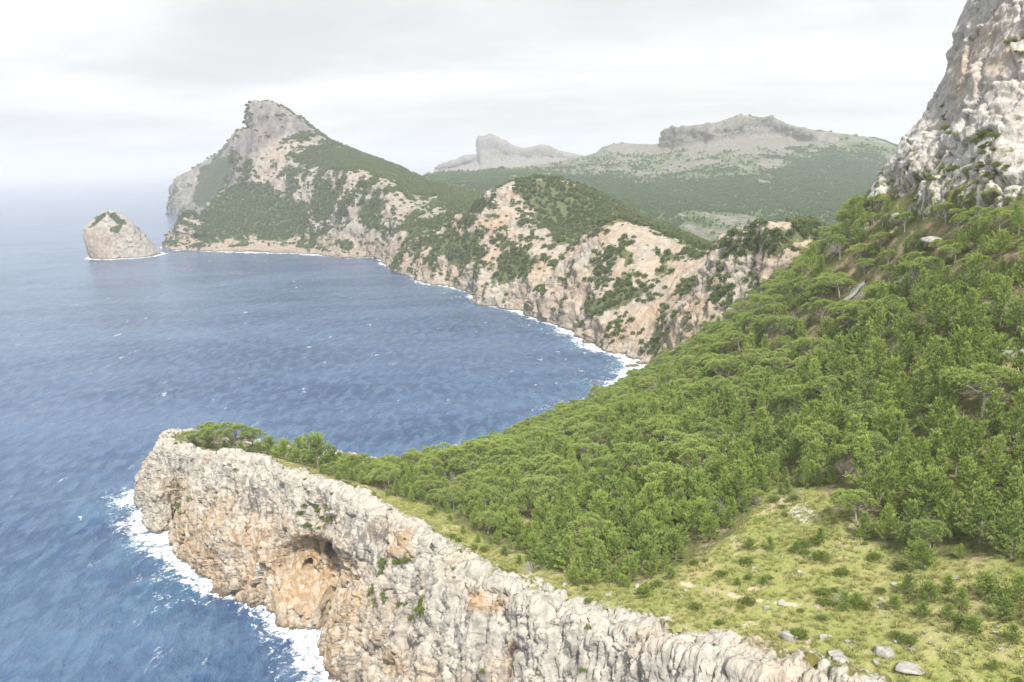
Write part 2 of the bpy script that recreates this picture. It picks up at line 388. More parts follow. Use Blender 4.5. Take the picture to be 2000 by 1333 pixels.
e += 1.2 * (cidb - 0.5) - 0.5 * (1 - sstep(F2b - F1b, 0.0, 0.08))
bed = v1[:, 2] / 7.0 + 0.9 * fbm(v, 30, 2); bed = bed - np.floor(bed); e += 1.1 * (bed - 0.5) * sstep(fbm(v, 18, 2, off=77), -0.15, 0.25)
F1c, F2c, cidc = worley(v1 + 0.8 * np.c_[fbm(v, 2, 2), fbm(v, 2, 2, off=31), fbm(v, 2, 2, off=57)], (1.7, 1.7, 4.2), 5.1)
e += 0.45 * (cidc - 0.5) - 0.45 * (1 - sstep(F2c - F1c, 0.0, 0.12)) * sstep(fbm(v, 9, 2, off=12), -0.2, 0.2)
e += 1.25 * fbm(v1, (1.9, 1.9, 13), 3, 0.6, True) + 0.30 * fbm(v1, 1.8, 2)
e *= fade
# grotto: a deep hollow with two holes under an overhanging brow, and small pockets lower left of it
def hollow(cx, cy, rx, ry, ang=0.0, p=0.35):
    c, s = math.cos(ang), math.sin(ang); ux = ((px - cx) * c + (py - cy) * s) / rx; uy = (-(px - cx) * s + (py - cy) * c) / ry
    return 1 - sstep(np.hypot(ux, uy), p, 1.0)
cave = 11 * hollow(616, 1120, 94, 84, 0.25) + 14 * hollow(637, 1098, 16, 28, 0.35, 0.7) + 14 * hollow(656, 1106, 9, 23, 0.15, 0.7) + 7.0 * hollow(587, 1135, 10, 14, 0, 0.6) + 2.2 * hollow(600, 1150, 8, 20, -0.5) + 6.0 * hollow(632, 1208, 10, 52, 0.05, 0.5) + 2.0 * hollow(640, 1148, 14, 22, 0.4)
front = (tvv < 5.2) & (v[:, 1] < 300)
vin = np.array([-0.08, 0.99, 0.12]); v2 = v1 + n * e[:, None] + (0.45 * -n + 0.75 * vin) * (cave * front)[:, None]
fl = np.clip(n[:, 2], 0, 1)
ochre = 1.05 * (1 - sstep(tvv, 2.7, 4.0)) * (0.75 + 0.9 * fbm(v, (14, 14, 20), 2)) * sstep(v[:, 0], -185, -150)
ochre = np.clip(ochre, 0, 1) * np.where(px > 700, 0.55, 1.0); ochre = np.maximum(ochre, 1.25 * hollow(605, 1120, 135, 120) * front)
ochre = np.maximum(ochre, 1.0 * polys(px, py, [[(760, 1055), (810, 1040), (815, 1090), (775, 1095)], [(755, 1260), (785, 1270), (800, 1310), (770, 1330), (750, 1310)], [(920, 1150), (1000, 1165), (980, 1200), (930, 1190)], [(715, 1230), (760, 1235), (750, 1260)], [(990, 1250), (1020, 1260), (1010, 1333), (985, 1333)]], 14))
streak = 0.45 + 0.6 * polys(px, py, [[(455, 950), (520, 935), (545, 990), (530, 1050), (470, 1030)], [(680, 1020), (720, 1010), (770, 1040), (760, 1100), (690, 1090)]], 25)
streak *= (1 - 0.8 * top)
veg = 0.16 + 0.42 * sstep(tvv, 5.6, 7.6) + 0.10 * fbm(v, 12, 2)
VEGP = [[(335, 950), (390, 940), (395, 1000), (350, 1010)], [(570, 990), (640, 985), (660, 1030), (600, 1040)], [(730, 1150), (760, 1140), (770, 1180), (720, 1190)], [(775, 1180), (830, 1165), (830, 1210), (780, 1215)], [(740, 1100), (800, 1085), (795, 1105), (750, 1120)]]
veg += 0.22 * polys(px, py, VEGP, 12)
cliff = mesh_np('headland_cliff', v2, grid_faces(nv, nu), M_rock, {'ochre': ochre, 'streak': streak, 'veg': veg * (0.35 + 0.65 * np.clip(fl * 1.6, 0, 1) ** 0.5)}, smooth=False)
tag(cliff, 'pale limestone sea cliff with an ochre grotto along the near headland', 'cliff', kind='structure')
CLIFF_P, CLIFF_N, CLIFF_PX = v2, n, (px, py, tvv)

# ------------------------------------------------------------------ rock face rising at the upper right
fr = [[P(*q) for q in r] for r in (
    [(1690, 440, 345), (1745, 415, 330), (1800, 440, 300), (1880, 440, 268), (1960, 420, 248), (2060, 410, 235), (2250, 400, 230)],
    [(1700, 400, 352), (1748, 350, 336), (1800, 390, 306), (1880, 385, 275), (1960, 360, 255), (2060, 340, 245), (2250, 330, 240)],
    [(1735, 345, 362), (1765, 300, 342), (1820, 310, 315), (1890, 300, 287), (1970, 280, 268), (2070, 260, 258), (2250, 240, 255)],
    [(1785, 280, 366), (1805, 240, 348), (1850, 230, 323), (1905, 215, 300), (1985, 190, 280), (2080, 170, 270), (2250, 150, 268)],
    [(1850, 185, 370), (1858, 140, 352), (1885, 120, 330), (1930, 105, 308), (2000, 90, 290), (2090, 70, 281), (2250, 40, 280)],
    [(1890, 80, 374), (1892, 45, 357), (1915, 25, 338), (1955, 0, 316), (2020, -20, 300), (2110, -40, 291), (2250, -60, 290)],
    [(1925, 0, 380), (1925, -40, 364), (1945, -70, 346), (1985, -100, 326), (2050, -120, 311), (2130, -130, 303), (2250, -150, 302)],
    [(1990, -60, 400), (1990, -120, 390), (2010, -150, 375), (2050, -170, 350), (2110, -180, 335), (2200, -190, 328), (2300, -200, 325)])]
G_, tu, tv = net(fr, 0.75, 0.7); nv, nu = G_.shape[:2]
n = gnormals(G_, (-0.3, -0.9, 0.2)).reshape(-1, 3); v = G_.reshape(-1, 3)
sk = v.copy(); sk[:, 0] += 0.55 * v[:, 2]                       # the beds lean up to the right
d = 4.0 * fbm(sk, (30, 30, 46), 3) + 1.9 * fbm(sk, (10, 14, 46), 4, 0.55, True)
v1 = v + n * d[:, None]
skb = v1.copy(); skb[:, 0] += 0.55 * v1[:, 2]
F1, F2, cid = worley(skb + np.c_[fbm(v, 8, 2), fbm(v, 8, 2, off=31), 0 * d] * 3, (13, 13, 50))
e = 3.4 * (cid - 0.5) - 1.6 * (1 - sstep(F2 - F1, 0.0, 0.10)) + 0.95 * fbm(sk, (3.4, 3.4, 16), 3, 0.6, True) + 0.22 * fbm(v1, 2.2, 2)
v2 = v1 + n * e[:, None]; px, py = proj(v)
och = 0.9 * polys(px, py, [[(1870, 130), (1930, 40), (2000, 0), (2000, 110), (1930, 180), (1880, 230), (1865, 190)], [(1970, 230), (2000, 220), (2000, 260)]], 25) * (0.75 + 0.8 * fbm(v, 20, 2))
veg = 0.22 + 0.30 * sstep(py, 200, 400) + 0.12 * fbm(v, 14, 3)
face = mesh_np('rock_face', v2, grid_faces(nv, nu), M_rockface, {'ochre': np.clip(och, 0, 1), 'streak': 0.25 + 0 * veg, 'veg': veg}, smooth=False)
tag(face, 'towering white limestone face at the upper right above the pines', 'rock face', kind='structure')
FACE_P, FACE_N = v2, n

# ------------------------------------------------------------------ land across the cove
def land(name, ctrl, res, mat, amps, scs, vegf, label, cat, ochref=None, streak=0.4, flip=(-0.4, -0.5, 0.7), blocks=None, shadef=None):
    G_, tu, tv = net(ctrl, *res); nv, nu = G_.shape[:2]
    n = gnormals(G_, flip).reshape(-1, 3); v = G_.reshape(-1, 3); tvv = np.repeat(tv, nu); tuu = np.tile(tu, nv)
    steep = 1 - sstep(n[:, 2], 0.55, 0.92)
    rid = fbm(v, (scs[1], scs[1], scs[1] * 2.6), 4, 0.55, True)
    d = amps[0] * fbm(v, scs[0], 4, 0.5) * (0.35 + 0.65 * steep) + amps[1] * rid * (0.12 + 0.88 * steep)
    v1 = v + n * d[:, None]
    if blocks:
        F1, F2, cid = worley(v1, (blocks, blocks, blocks * 2.2))
        v1 = v1 + n * ((blocks * 0.42 * (cid - 0.5) - blocks * 0.07 * (1 - sstep(F2 - F1, 0.0, 0.2))) * (0.1 + 0.9 * steep))[:, None]
    v2 = v1 + n * (amps[2] * fbm(v1, (scs[2], scs[2], scs[2] * 1.7), 3, 0.6, True) * (0.15 + 0.85 * steep))[:, None]
    nn = gnormals(v2.reshape(nv, nu, 3), flip).reshape(-1, 3)
    px, py = proj(v2)
    veg = vegf(v2, nn, px, py, tvv) + 0.34 * np.clip(0.22 - rid, -0.35, 0.9)
    och = np.clip(ochref(v2, px, py, tvv), 0, 1) if ochref else 0.25 * np.ones(len(v))
    o = mesh_np(name, v2, grid_faces(nv, nu), mat, {'veg': np.clip(veg, 0, 1.2), 'ochre': och, 'streak': streak + 0 * veg, 'tone': shadef(px, py) if shadef else 0 * veg})
    tag(o, label, cat, kind='structure')
    # cell areas for scattering
    q = v2.reshape(nv, nu, 3); ar = np.linalg.norm(np.cross(np.gradient(q, axis=1), np.gradient(q, axis=0)), axis=2).ravel()
    return dict(P=v2, N=nn, veg=veg, px=px, py=py, area=ar, o=o, tv=tvv)

def colrows(cols): return [[c[k] for c in cols] for k in range(len(cols[0]))]
def basecol(b, *pts, under=-8.0):
    s = S(*b); return [s + np.array([0, 6, under]), s] + [P(*q) for q in pts]
cols = [
    basecol((800, 532), (806, 512, 1215), (812, 490, 1225), (815, 474, 1240), (820, 468, 1280), (850, 480, 1380)),
    basecol((830, 551), (838, 520, 1125), (845, 490, 1145), (852, 465, 1165), (858, 456, 1190), (880, 480, 1330)),
    basecol((890, 560), (893, 530, 1075), (900, 480, 1095), (912, 430, 1120), (922, 414, 1150), (960, 440, 1300)),
    basecol((938, 574), (940, 540, 985), (945, 480, 1030), (962, 410, 1080), (985, 364, 1125), (1020, 400, 1300)),
    basecol((948, 592), (955, 550, 945), (985, 490, 1000), (1010, 410, 1060), (1030, 350, 1130), (1060, 400, 1300)),
    basecol((1025, 609), (1025, 560, 885), (1040, 484, 925), (1060, 420, 1040), (1085, 349, 1130), (1110, 400, 1300)),
    basecol((1070, 624), (1075, 570, 835), (1112, 483, 900), (1125, 450, 1000), (1150, 372, 1120), (1170, 410, 1300)),
    basecol((1118, 644), (1130, 580, 775), (1150, 470, 845), (1160, 450, 950), (1195, 397, 1100), (1210, 430, 1280)),
    basecol((1185, 684), (1180, 600, 715), (1198, 440, 815), (1210, 435, 900), (1245, 423, 1060), (1270, 450, 1250)),
    basecol((1240, 699), (1235, 620, 680), (1258, 452, 790), (1275, 450, 880), (1305, 448, 1010), (1320, 470, 1200)),
    basecol((1290, 716), (1300, 620, 655), (1322, 478, 760), (1335, 476, 830), (1365, 473, 960), (1380, 490, 1150)),
    basecol((1335, 738), (1350, 620, 610), (1392, 492, 705), (1400, 490, 770), (1425, 490, 890), (1440, 500, 1100)),
    basecol((1375, 752), (1400, 620, 570), (1436, 474, 640), (1446, 472, 700), (1465, 474, 790), (1500, 490, 1000)),
    basecol((1420, 765), (1460, 620, 540), (1482, 465, 590), (1500, 458, 630), (1520, 458, 690), (1560, 480, 900)),
    basecol((1480, 780), (1520, 620, 520), (1535, 460, 550), (1560, 445, 580), (1580, 440, 620), (1640, 470, 800)),
    basecol((1560, 790), (1600, 640, 500), (1615, 540, 510), (1650, 500, 520), (1680, 490, 560), (1720, 500, 700))]
VEG_B = [[(846, 480), (880, 445), (905, 455), (940, 470), (952, 500), (905, 520), (868, 512)], [(958, 545), (985, 490), (1040, 468), (1038, 512), (1005, 550), (975, 552)],
         [(1010, 352), (1080, 344), (1190, 390), (1300, 443), (1410, 486), (1330, 476), (1262, 440), (1200, 432), (1150, 458), (1090, 475), (1062, 452), (1030, 405)],
         [(1198, 560), (1230, 535), (1262, 572), (1220, 600), (1150, 622), (1138, 590), (1180, 580)], [(1215, 500), (1240, 490), (1235, 530), (1212, 525)], [(1285, 495), (1305, 500), (1300, 535), (1288, 530)],
         [(1330, 476), (1430, 486), (1420, 496), (1340, 486)], [(1430, 480), (1600, 425), (1600, 450), (1520, 500), (1480, 490)], [(800, 480), (850, 455), (860, 475), (815, 490)]]
def veg_b(v, n, px, py, tv):
    k = polys(px, py, VEG_B, 22)
    k = np.where(tv > 5.2, 1.0, k)
    return 0.22 + 0.72 * sstep(k + 0.9 * fbm(v, 20, 4), 0.2, 0.85) + 0.17 * fbm(v, 22, 3) + 0.10 * (n[:, 2] > 0.75)
LB = land('cove_cliff', colrows(cols), (2.0, 1.5), M_cove, (12, 11, 4.0), (70, 34, 9), veg_b, 'pinkish limestone cliffs and wooded hilltop across the cove', 'cliff',
          lambda v, px, py, tv: 0.28 + 0.8 * fbm(v, 45, 2) + 0.5 * polys(px, py, [[(1130, 640), (1290, 590), (1380, 560), (1400, 640), (1300, 690), (1180, 675)], [(1300, 480), (1340, 560), (1330, 640), (1300, 600)]], 25), 0.25, blocks=12)

cols = [
    basecol((326, 483), (329, 474, 1745), (333, 462, 1752), (338, 450, 1760), (344, 438, 1770), (350, 428, 1785), (345, 440, 1900)),
    basecol((352, 488), (354, 465, 1735), (357, 445, 1750), (360, 430, 1765), (363, 421, 1780), (368, 414, 1800), (370, 440, 1950)),
    basecol((400, 490), (400, 472, 1705), (398, 455, 1725), (396, 440, 1760), (394, 432, 1790), (392, 426, 1830), (400, 445, 2000)),
    basecol((440, 491), (440, 474, 1690), (436, 450, 1730), (432, 425, 1790), (430, 405, 1840), (428, 388, 1890), (440, 420, 2050)),
    basecol((475, 492), (475, 474, 1680), (474, 440, 1740), (472, 405, 1810), (470, 375, 1880), (466, 345, 1940), (475, 360, 2100)),
    basecol((500, 493), (500, 474, 1670), (498, 430, 1750), (492, 385, 1840), (486, 330, 1930), (476, 264, 1990), (470, 280, 2150)),
    basecol((525, 493), (525, 474, 1665), (520, 425, 1750), (510, 375, 1850), (500, 300, 1940), (494, 250, 2000), (490, 255, 2150)),
    basecol((550, 494), (550, 474, 1655), (545, 420, 1750), (535, 365, 1850), (520, 280, 1950), (506, 205, 2040), (500, 225, 2160)),
    basecol((580, 494), (580, 472, 1645), (578, 412, 1740), (565, 350, 1840), (550, 265, 1970), (536, 204, 2060), (540, 225, 2180)),
    basecol((612, 496), (612, 466, 1610), (612, 395, 1720), (600, 335, 1830), (582, 268, 1970), (568, 223, 2060), (580, 245, 2180)),
    basecol((645, 499), (648, 460, 1540), (648, 385, 1660), (635, 335, 1790), (622, 288, 1950), (608, 253, 2050), (620, 275, 2180)),
    basecol((685, 503), (690, 450, 1490), (685, 342, 1590), (680, 325, 1740), (670, 300, 1900), (655, 279, 2020), (670, 300, 2150)),
    basecol((722, 501), (730, 440, 1480), (735, 352, 1570), (732, 340, 1680), (725, 322, 1850), (715, 303, 1980), (730, 320, 2120)),
    basecol((752, 504), (764, 440, 1430), (768, 368, 1510), (775, 358, 1620), (780, 345, 1760), (778, 329, 1910), (790, 350, 2050)),
    basecol((764, 517), (785, 450, 1360), (800, 402, 1440), (812, 385, 1550), (820, 366, 1680), (826, 351, 1820), (850, 370, 1980)),
    basecol((808, 538), (835, 455, 1270), (845, 408, 1370), (860, 393, 1470), (875, 378, 1590), (885, 367, 1720), (900, 385, 1900)),
    basecol((890, 558), (895, 470, 1220), (900, 425, 1320), (915, 402, 1420), (935, 391, 1520), (945, 384, 1620), (960, 400, 1800)),
    basecol((940, 575), (980, 470, 1200), (985, 430, 1300), (1000, 410, 1400), (1020, 400, 1500), (1030, 395, 1600), (1040, 410, 1800))]
VEG_C = [[(388, 466), (382, 446), (412, 402), (442, 374), (480, 352), (520, 360), (560, 385), (600, 400), (622, 430), (602, 460), (560, 468), (500, 472), (430, 470)],
         [(545, 352), (562, 322), (604, 330), (562, 362)], [(560, 305), (640, 276), (720, 300), (790, 332), (828, 350), (780, 352), (700, 330), (640, 336), (590, 326)],
         [(615, 345), (648, 360), (650, 420), (622, 445), (602, 405)], [(698, 395), (745, 372), (742, 440), (716, 460), (702, 435)], [(660, 470), (682, 465), (686, 490), (664, 486)],
         [(765, 352), (830, 350), (945, 384), (935, 410), (890, 425), (860, 430), (870, 392), (775, 376)], [(785, 445), (860, 420), (900, 420), (850, 455), (800, 460)]]
def veg_c(v, n, px, py, tv):
    return 0.20 + 0.70 * sstep(polys(px, py, VEG_C, 18) + 0.9 * fbm(v, 36, 4), 0.2, 0.85) + 0.17 * fbm(v, 45, 3) + 0.10 * (n[:, 2] > 0.75) + 0.5 * (tv > 6.3)
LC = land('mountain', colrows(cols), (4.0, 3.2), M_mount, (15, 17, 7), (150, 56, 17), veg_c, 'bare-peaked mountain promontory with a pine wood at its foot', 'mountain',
          lambda v, px, py, tv: 0.25 + 0.6 * fbm(v, 70, 2) + 0.6 * (1 - sstep(v[:, 2], 15, 45)), 0.4, blocks=18, shadef=lambda px, py: 0.82 * np.clip(0.72 + 0.95 * fbm(np.c_[px, py * 0.45, 0 * px], 11, 4, 0.6), 0, 1) * polys(px, py, [[(440, 300), (468, 258), (486, 240), (486, 195), (530, 195), (620, 255), (640, 275), (560, 262), (510, 290), (480, 330), (470, 380), (440, 400)]], 14))  # cloud shadow on the summit horn is painted into its colour

cols = [
    basecol((337, 418), (336, 405, 3050), (338, 392, 3060), (341, 381, 3080), (345, 378, 3150)),
    basecol((352, 420), (352, 400, 3000), (354, 380, 3030), (362, 347, 3100), (366, 345, 3200)),
    basecol((385, 420), (386, 395, 2980), (390, 365, 3020), (398, 322, 3120), (402, 322, 3220)),
    basecol((420, 420), (420, 390, 2950), (425, 350, 3000), (434, 302, 3120), (436, 302, 3220)),
    basecol((450, 420), (450, 390, 2900), (453, 330, 2950), (456, 284, 3080), (460, 284, 3200)),
    basecol((480, 420), (480, 380, 2850), (480, 310, 2900), (478, 262, 3020), (480, 262, 3200)),
    basecol((540, 420), (540, 380, 2800), (540, 310, 2850), (540, 262, 3000), (540, 262, 3200))]
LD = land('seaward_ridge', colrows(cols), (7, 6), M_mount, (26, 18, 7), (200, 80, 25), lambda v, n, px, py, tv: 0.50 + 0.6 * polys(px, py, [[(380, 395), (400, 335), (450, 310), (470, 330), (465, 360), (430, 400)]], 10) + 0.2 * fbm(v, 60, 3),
          'shadowed blue ridge stepping down to the sea behind the mountain', 'ridge', shadef=lambda px, py: np.clip(0.5 + 0.8 * fbm(np.c_[px, py * 0.5, 0 * px], 12, 4, 0.6), 0, 0.9))  # the ridge's cloud shadow is painted on, broken up by noise

def EC(*pts): return [P(*q) for q in pts]
ecols = [
    EC((790, 470, 2000), (800, 395, 2150), (806, 365, 2400), (810, 354, 2600), (812, 352, 2650), (820, 380, 2900)),
    EC((835, 440, 1900), (840, 372, 2100), (845, 354, 2400), (850, 343, 2650), (852, 342, 2700), (860, 370, 2950)),
    EC((920, 430, 1800), (915, 365, 2050), (915, 348, 2400), (918, 338, 2750), (920, 336, 2800), (930, 360, 3100)),
    EC((1000, 425, 1700), (1000, 368, 1950), (1000, 348, 2300), (1002, 334, 2800), (1004, 331, 2900), (1010, 360, 3200)),
    EC((1090, 430, 1600), (1090, 372, 1900), (1090, 348, 2300), (1092, 328, 2850), (1095, 319, 3000), (1100, 350, 3300)),
    EC((1170, 440, 1550), (1170, 385, 1800), (1170, 352, 2300), (1165, 318, 2900), (1160, 303, 3100), (1170, 340, 3400)),
    EC((1215, 450, 1500), (1215, 395, 1750), (1215, 355, 2250), (1205, 305, 2950), (1200, 284, 3150), (1210, 320, 3450)),
    EC((1285, 465, 1450), (1285, 405, 1700), (1285, 362, 2200), (1283, 310, 2900), (1285, 283, 3150), (1290, 320, 3450)),
    EC((1318, 470, 1400), (1318, 412, 1680), (1315, 365, 2200), (1308, 300, 2950), (1310, 256, 3050), (1320, 300, 3450)),
    EC((1340, 480, 1380), (1340, 415, 1650), (1338, 368, 2150), (1335, 298, 2890), (1335, 249, 2990), (1345, 290, 3400)),
    EC((1400, 485, 1350), (1400, 425, 1600), (1400, 372, 2100), (1400, 290, 2850), (1400, 240, 2950), (1410, 280, 3350)),
    EC((1455, 490, 1350), (1455, 430, 1580), (1455, 372, 2050), (1455, 282, 2890), (1455, 227, 3000), (1465, 270, 3350)),
    EC((1510, 490, 1350), (1510, 430, 1570), (1510, 370, 2050), (1510, 278, 2940), (1508, 235, 3050), (1520, 280, 3350)),
    EC((1570, 490, 1350), (1570, 430, 1570), (1570, 370, 2050), (1570, 288, 2880), (1570, 253, 3000), (1580, 290, 3350)),
    EC((1640, 490, 1350), (1640, 430, 1570), (1640, 370, 2050), (1640, 300, 2700), (1640, 262, 2950), (1650, 300, 3350)),
    EC((1720, 490, 1350), (1720, 430, 1570), (1720, 370, 2050), (1720, 310, 2650), (1720, 276, 2900), (1730, 310, 3350)),
    EC((1800, 490, 1350), (1800, 430, 1570), (1800, 380, 2050), (1800, 335, 2600), (1800, 308, 2850), (1810, 330, 3350)),
    EC((1950, 490, 1350), (1950, 440, 1570), (1950, 390, 2050), (1950, 350, 2600), (1950, 335, 2850), (1950, 350, 3350))]
VEG_E = [[(800, 350), (940, 335), (1000, 338), (1090, 345), (1180, 350), (1260, 355), (1330, 350), (1420, 340), (1500, 340), (1560, 300), (1570, 275), (1600, 290), (1700, 310), (1760, 330), (1760, 480), (800, 480)], [(1490, 250), (1540, 265), (1580, 290), (1560, 310), (1510, 275)], [(1600, 262), (1750, 290), (1740, 300), (1650, 275)]]
def veg_e(v, n, px, py, tv):
    band = polys(px, py, [[(1305, 250), (1460, 225), (1640, 262), (1640, 285), (1555, 290), (1400, 300), (1305, 296)], [(1195, 280), (1305, 283), (1305, 296), (1195, 300)]], 12)
    spots = sstep(fbm(v, 110, 3), 0.15, 0.45) * polys(px, py, [[(1190, 300), (1560, 290), (1500, 345), (1250, 350)]], 8)
    pale = polys(px, py, [[(1330, 420), (1480, 420), (1440, 480), (1340, 480)]], 14)
    return np.clip(0.64 + 0.34 * polys(px, py, VEG_E, 22) - 0.55 * sstep(band + 1.4 * fbm(v, 80, 4), 0.2, 0.9) - 0.35 * spots - 0.35 * pale + 0.42 * fbm(v, 130, 4), 0, 1.1)
LE = land('far_hills', colrows(ecols), (9, 7.5), M_far, (24, 26, 14), (260, 80, 30), veg_e, 'hazy green hills with a flat rocky crest beyond the valley', 'hills', flip=(0, -0.5, 0.8), streak=0.8, blocks=40)

gcols = [EC((850, 345, 5000), (849, 338, 5050), (849, 332, 5100), (850, 328, 5150), (855, 345, 5600)), EC((882, 350, 4900), (882, 338, 5000), (882, 328, 5050), (884, 317, 5100), (890, 345, 5600)),
         EC((905, 355, 4850), (905, 335, 4950), (906, 322, 5050), (908, 305, 5100), (912, 340, 5600)), EC((935, 355, 4850), (935, 330, 4950), (936, 315, 5050), (938, 299, 5100), (940, 340, 5600)),
         EC((946, 355, 4850), (946, 328, 4950), (944, 305, 5020), (943, 270, 5080), (950, 330, 5600)), EC((962, 355, 4850), (962, 328, 4950), (961, 300, 5030), (960, 267, 5080), (966, 330, 5600)),
         EC((985, 355, 4850), (985, 330, 4950), (985, 305, 5030), (985, 278, 5080), (990, 330, 5600)), EC((1022, 355, 4850), (1022, 330, 4950), (1022, 310, 5030), (1022, 290, 5080), (1025, 330, 5600)),
         EC((1062, 355, 4850), (1062, 330, 4950), (1062, 308, 5030), (1062, 285, 5080), (1065, 330, 5600)), EC((1100, 355, 4850), (1100, 333, 4950), (1100, 315, 5030), (1100, 298, 5080), (1105, 330, 5600)),
         EC((1160, 355, 4850), (1160, 335, 4950), (1160, 322, 5030), (1160, 309, 5080), (1165, 330, 5600)), EC((1230, 355, 4850), (1230, 340, 4950), (1230, 330, 5030), (1230, 322, 5080), (1235, 340, 5600))]
LG = land('distant_ridge', colrows(gcols), (14, 12), M_far, (30, 34, 16), (300, 130, 45), lambda v, n, px, py, tv: 0.30 + 0.25 * fbm(v, 150, 3) + 0.3 * (tv < 1), 'pale grey ridge with a blunt summit on the skyline', 'ridge', flip=(0, -0.8, 0.5))

# ------------------------------------------------------------------ islet
zs = np.array([-8, 0, 12, 30, 48, 62, 74, 84, 90, 91.])
xl = [174, 172, 166, 163, 164, 171, 186, 200, 208, 213]; xr = [297, 297, 290, 278, 266, 256, 243, 230, 219, 214]
ctr0 = S(232, 503); Yc = 1575.0; rows = []
for z, a, b in zip(zs, xl, xr):
    def xat(p): return P(p, 460, Yc)[0]
    x0, x1 = xat(a), xat(b); cx, rx = (x0 + x1) / 2, max((x1 - x0) / 2, 1.0); ry = rx * (0.78 - 0.15 * max(z, 0) / 90)
    ring = []
    for k in range(16):
        th = 2 * math.pi * k / 16; sq = 1 + 0.10 * math.cos(4 * th) * (1 if z < 60 else 0.3)
        ring.append((cx + rx * math.cos(th) / sq ** 0.5, Yc + 10 + ry * math.sin(th) * (1.0 if math.sin(th) > 0 else 0.95), z))
    rows.append(ring + [ring[0]])
G_, tu, tv = net(rows, 2.2, 2.0); nv, nu = G_.shape[:2]
c3 = np.array([P(225, 460, Yc)[0], Yc + 10, 20.0]); v = G_.reshape(-1, 3)
n = v - c3; n[:, 2] *= 0.5; n /= np.linalg.norm(n, axis=1)[:, None]
px, py = proj(v); flu = fbm(v, (9, 9, 60), 3, 0.55, True); rough = fbm(v, 9, 4, 0.6, True); left = 1 - sstep(px, 205, 222); lowz = 1 - sstep(v[:, 2], 48, 62)
v2 = v + n * (6 * fbm(v, 45, 3) + 3.2 * flu * left * lowz + 5.0 * rough * (1 - 0.7 * left * lowz) + 1.0 * fbm(v, 4, 2))[:, None]
v2[:nu] = v2[:nu]; per = np.arange(nv) * nu; v2[per + nu - 1] = v2[per]
q = v2.reshape(nv, nu, 3); nn = gnormals(q).reshape(-1, 3)
ivp = [[(172, 448), (190, 424), (208, 415), (205, 425), (185, 442)], [(208, 414), (222, 416), (250, 437), (235, 442), (215, 425)], [(214, 443), (240, 440), (232, 455), (214, 455)]]
px, py = proj(v2)
isl = mesh_np('islet', v2, grid_faces(nv, nu), M_islet, {'veg': 0.17 + 0.62 * polys(px, py, ivp, 3) + 0.12 * fbm(v, 14, 2), 'ochre': 0.95 * left * lowz, 'streak': 0.3 + 0 * left})
tag(isl, 'steep rocky islet standing alone in the sea', 'islet', kind='structure')
ISL = dict(P=v2, N=nn, veg=0.9 * polys(px, py, ivp, 3), px=px, py=py, area=np.linalg.norm(np.cross(np.gradient(q, axis=1), np.gradient(q, axis=0)), axis=2).ravel(), tv=0 * px)

# ------------------------------------------------------------------ sea
COAST = [BASE[:, :2]] + [np.array(COVE)] + [np.array([S(*q)[:2] for q in ((1335, 738), (1290, 716), (1240, 699), (1185, 684), (1118, 644), (1070, 624), (1025, 609), (948, 592), (938, 574), (890, 560), (830, 551), (800, 532), (764, 517), (752, 504), (722, 501), (685, 503), (645, 499), (580, 494), (500, 493), (400, 490), (352, 488), (326, 483))])]
ring = np.array(rows[1])[:, :2]; COAST.append(np.vstack([ring]))
az = np.radians(np.linspace(-58, 50, 760)); rr = [95.0]
while rr[-1] < 32000: rr.append(rr[-1] * (1.0062 if rr[-1] < 900 else 1.011 if rr[-1] < 2500 else 1.03))
rr = np.array(rr); A_, R_ = np.meshgrid(az, rr)
sx_, sy_ = (R_ * np.sin(A_)).ravel(), (R_ * np.cos(A_)).ravel()
dsh = np.full(len(sx_), 1e9)
near = R_.ravel() < 2600
qx, qy = sx_[near], sy_[near]; dn = np.full(len(qx), 1e9)
for cst in COAST:
    for a, b in zip(cst[:-1], cst[1:]):
        e = b - a; t = np.clip(((qx - a[0]) * e[0] + (qy - a[1]) * e[1]) / (e @ e + 1e-9), 0, 1)
        dn = np.minimum(dn, np.hypot(qx - a[0] - t * e[0], qy - a[1] - t * e[1]))
dsh[near] = dn
rd_ = R_.ravel(); dsh = np.maximum(dsh - np.where(rd_ > 1300, 11.0, np.where(rd_ > 560, 6.0, 0.0)), 0)
pp = np.c_[sx_, sy_, 0 * sx_]
rad = R_.ravel(); amp = 1 - sstep(rad, 700, 2500)
c30, s30 = math.cos(0.5), math.sin(0.5)
wr = np.c_[pp[:, 0] * c30 + pp[:, 1] * s30, -pp[:, 0] * s30 + pp[:, 1] * c30, pp[:, 2]]
hgt = np.zeros(len(pp)); m = rad < 2500
hgt[m] = 0.75 * fbm(wr[m], (16, 38, 10), 2, 0.5) + 0.5 * fbm(wr[m], (6, 13, 10), 2, 0.5, True)
pp[:, 2] = hgt * amp
# surf: broad in the photograph along the open side of the headland and the near half of the cove
wid = 3.0 + 6.5 * sstep(fbm(np.c_[sx_, sy_, 0 * sx_], 45, 3), -0.25, 0.5)
px, py = proj(pp)
wid *= np.where(polys(px, py, [[(200, 880), (320, 880), (340, 1100), (220, 1060)], [(480, 1180), (640, 1230), (700, 1400), (560, 1400)]], 25) > 0.4, 1.9, 1.0)
wid *= np.where((rad > 560) & (rad < 1150), 1.7, 1.0)
wid *= np.where(rad > 1400, 1.15, 1.0)
foam = np.maximum(1 - sstep(dsh, 0.2 * wid, 2.0 * wid), 0.42 * (1 - sstep(dsh, 1.5 * wid, 4.5 * wid)))
foam = np.maximum(foam, 0.9 * polys(px, py, [[(1195, 690), (1280, 700), (1290, 735), (1220, 730)], [(885, 865), (960, 850), (1010, 848), (1000, 875), (900, 890)]], 14))
turq = np.clip(1 - dsh / 45.0, 0, 1)
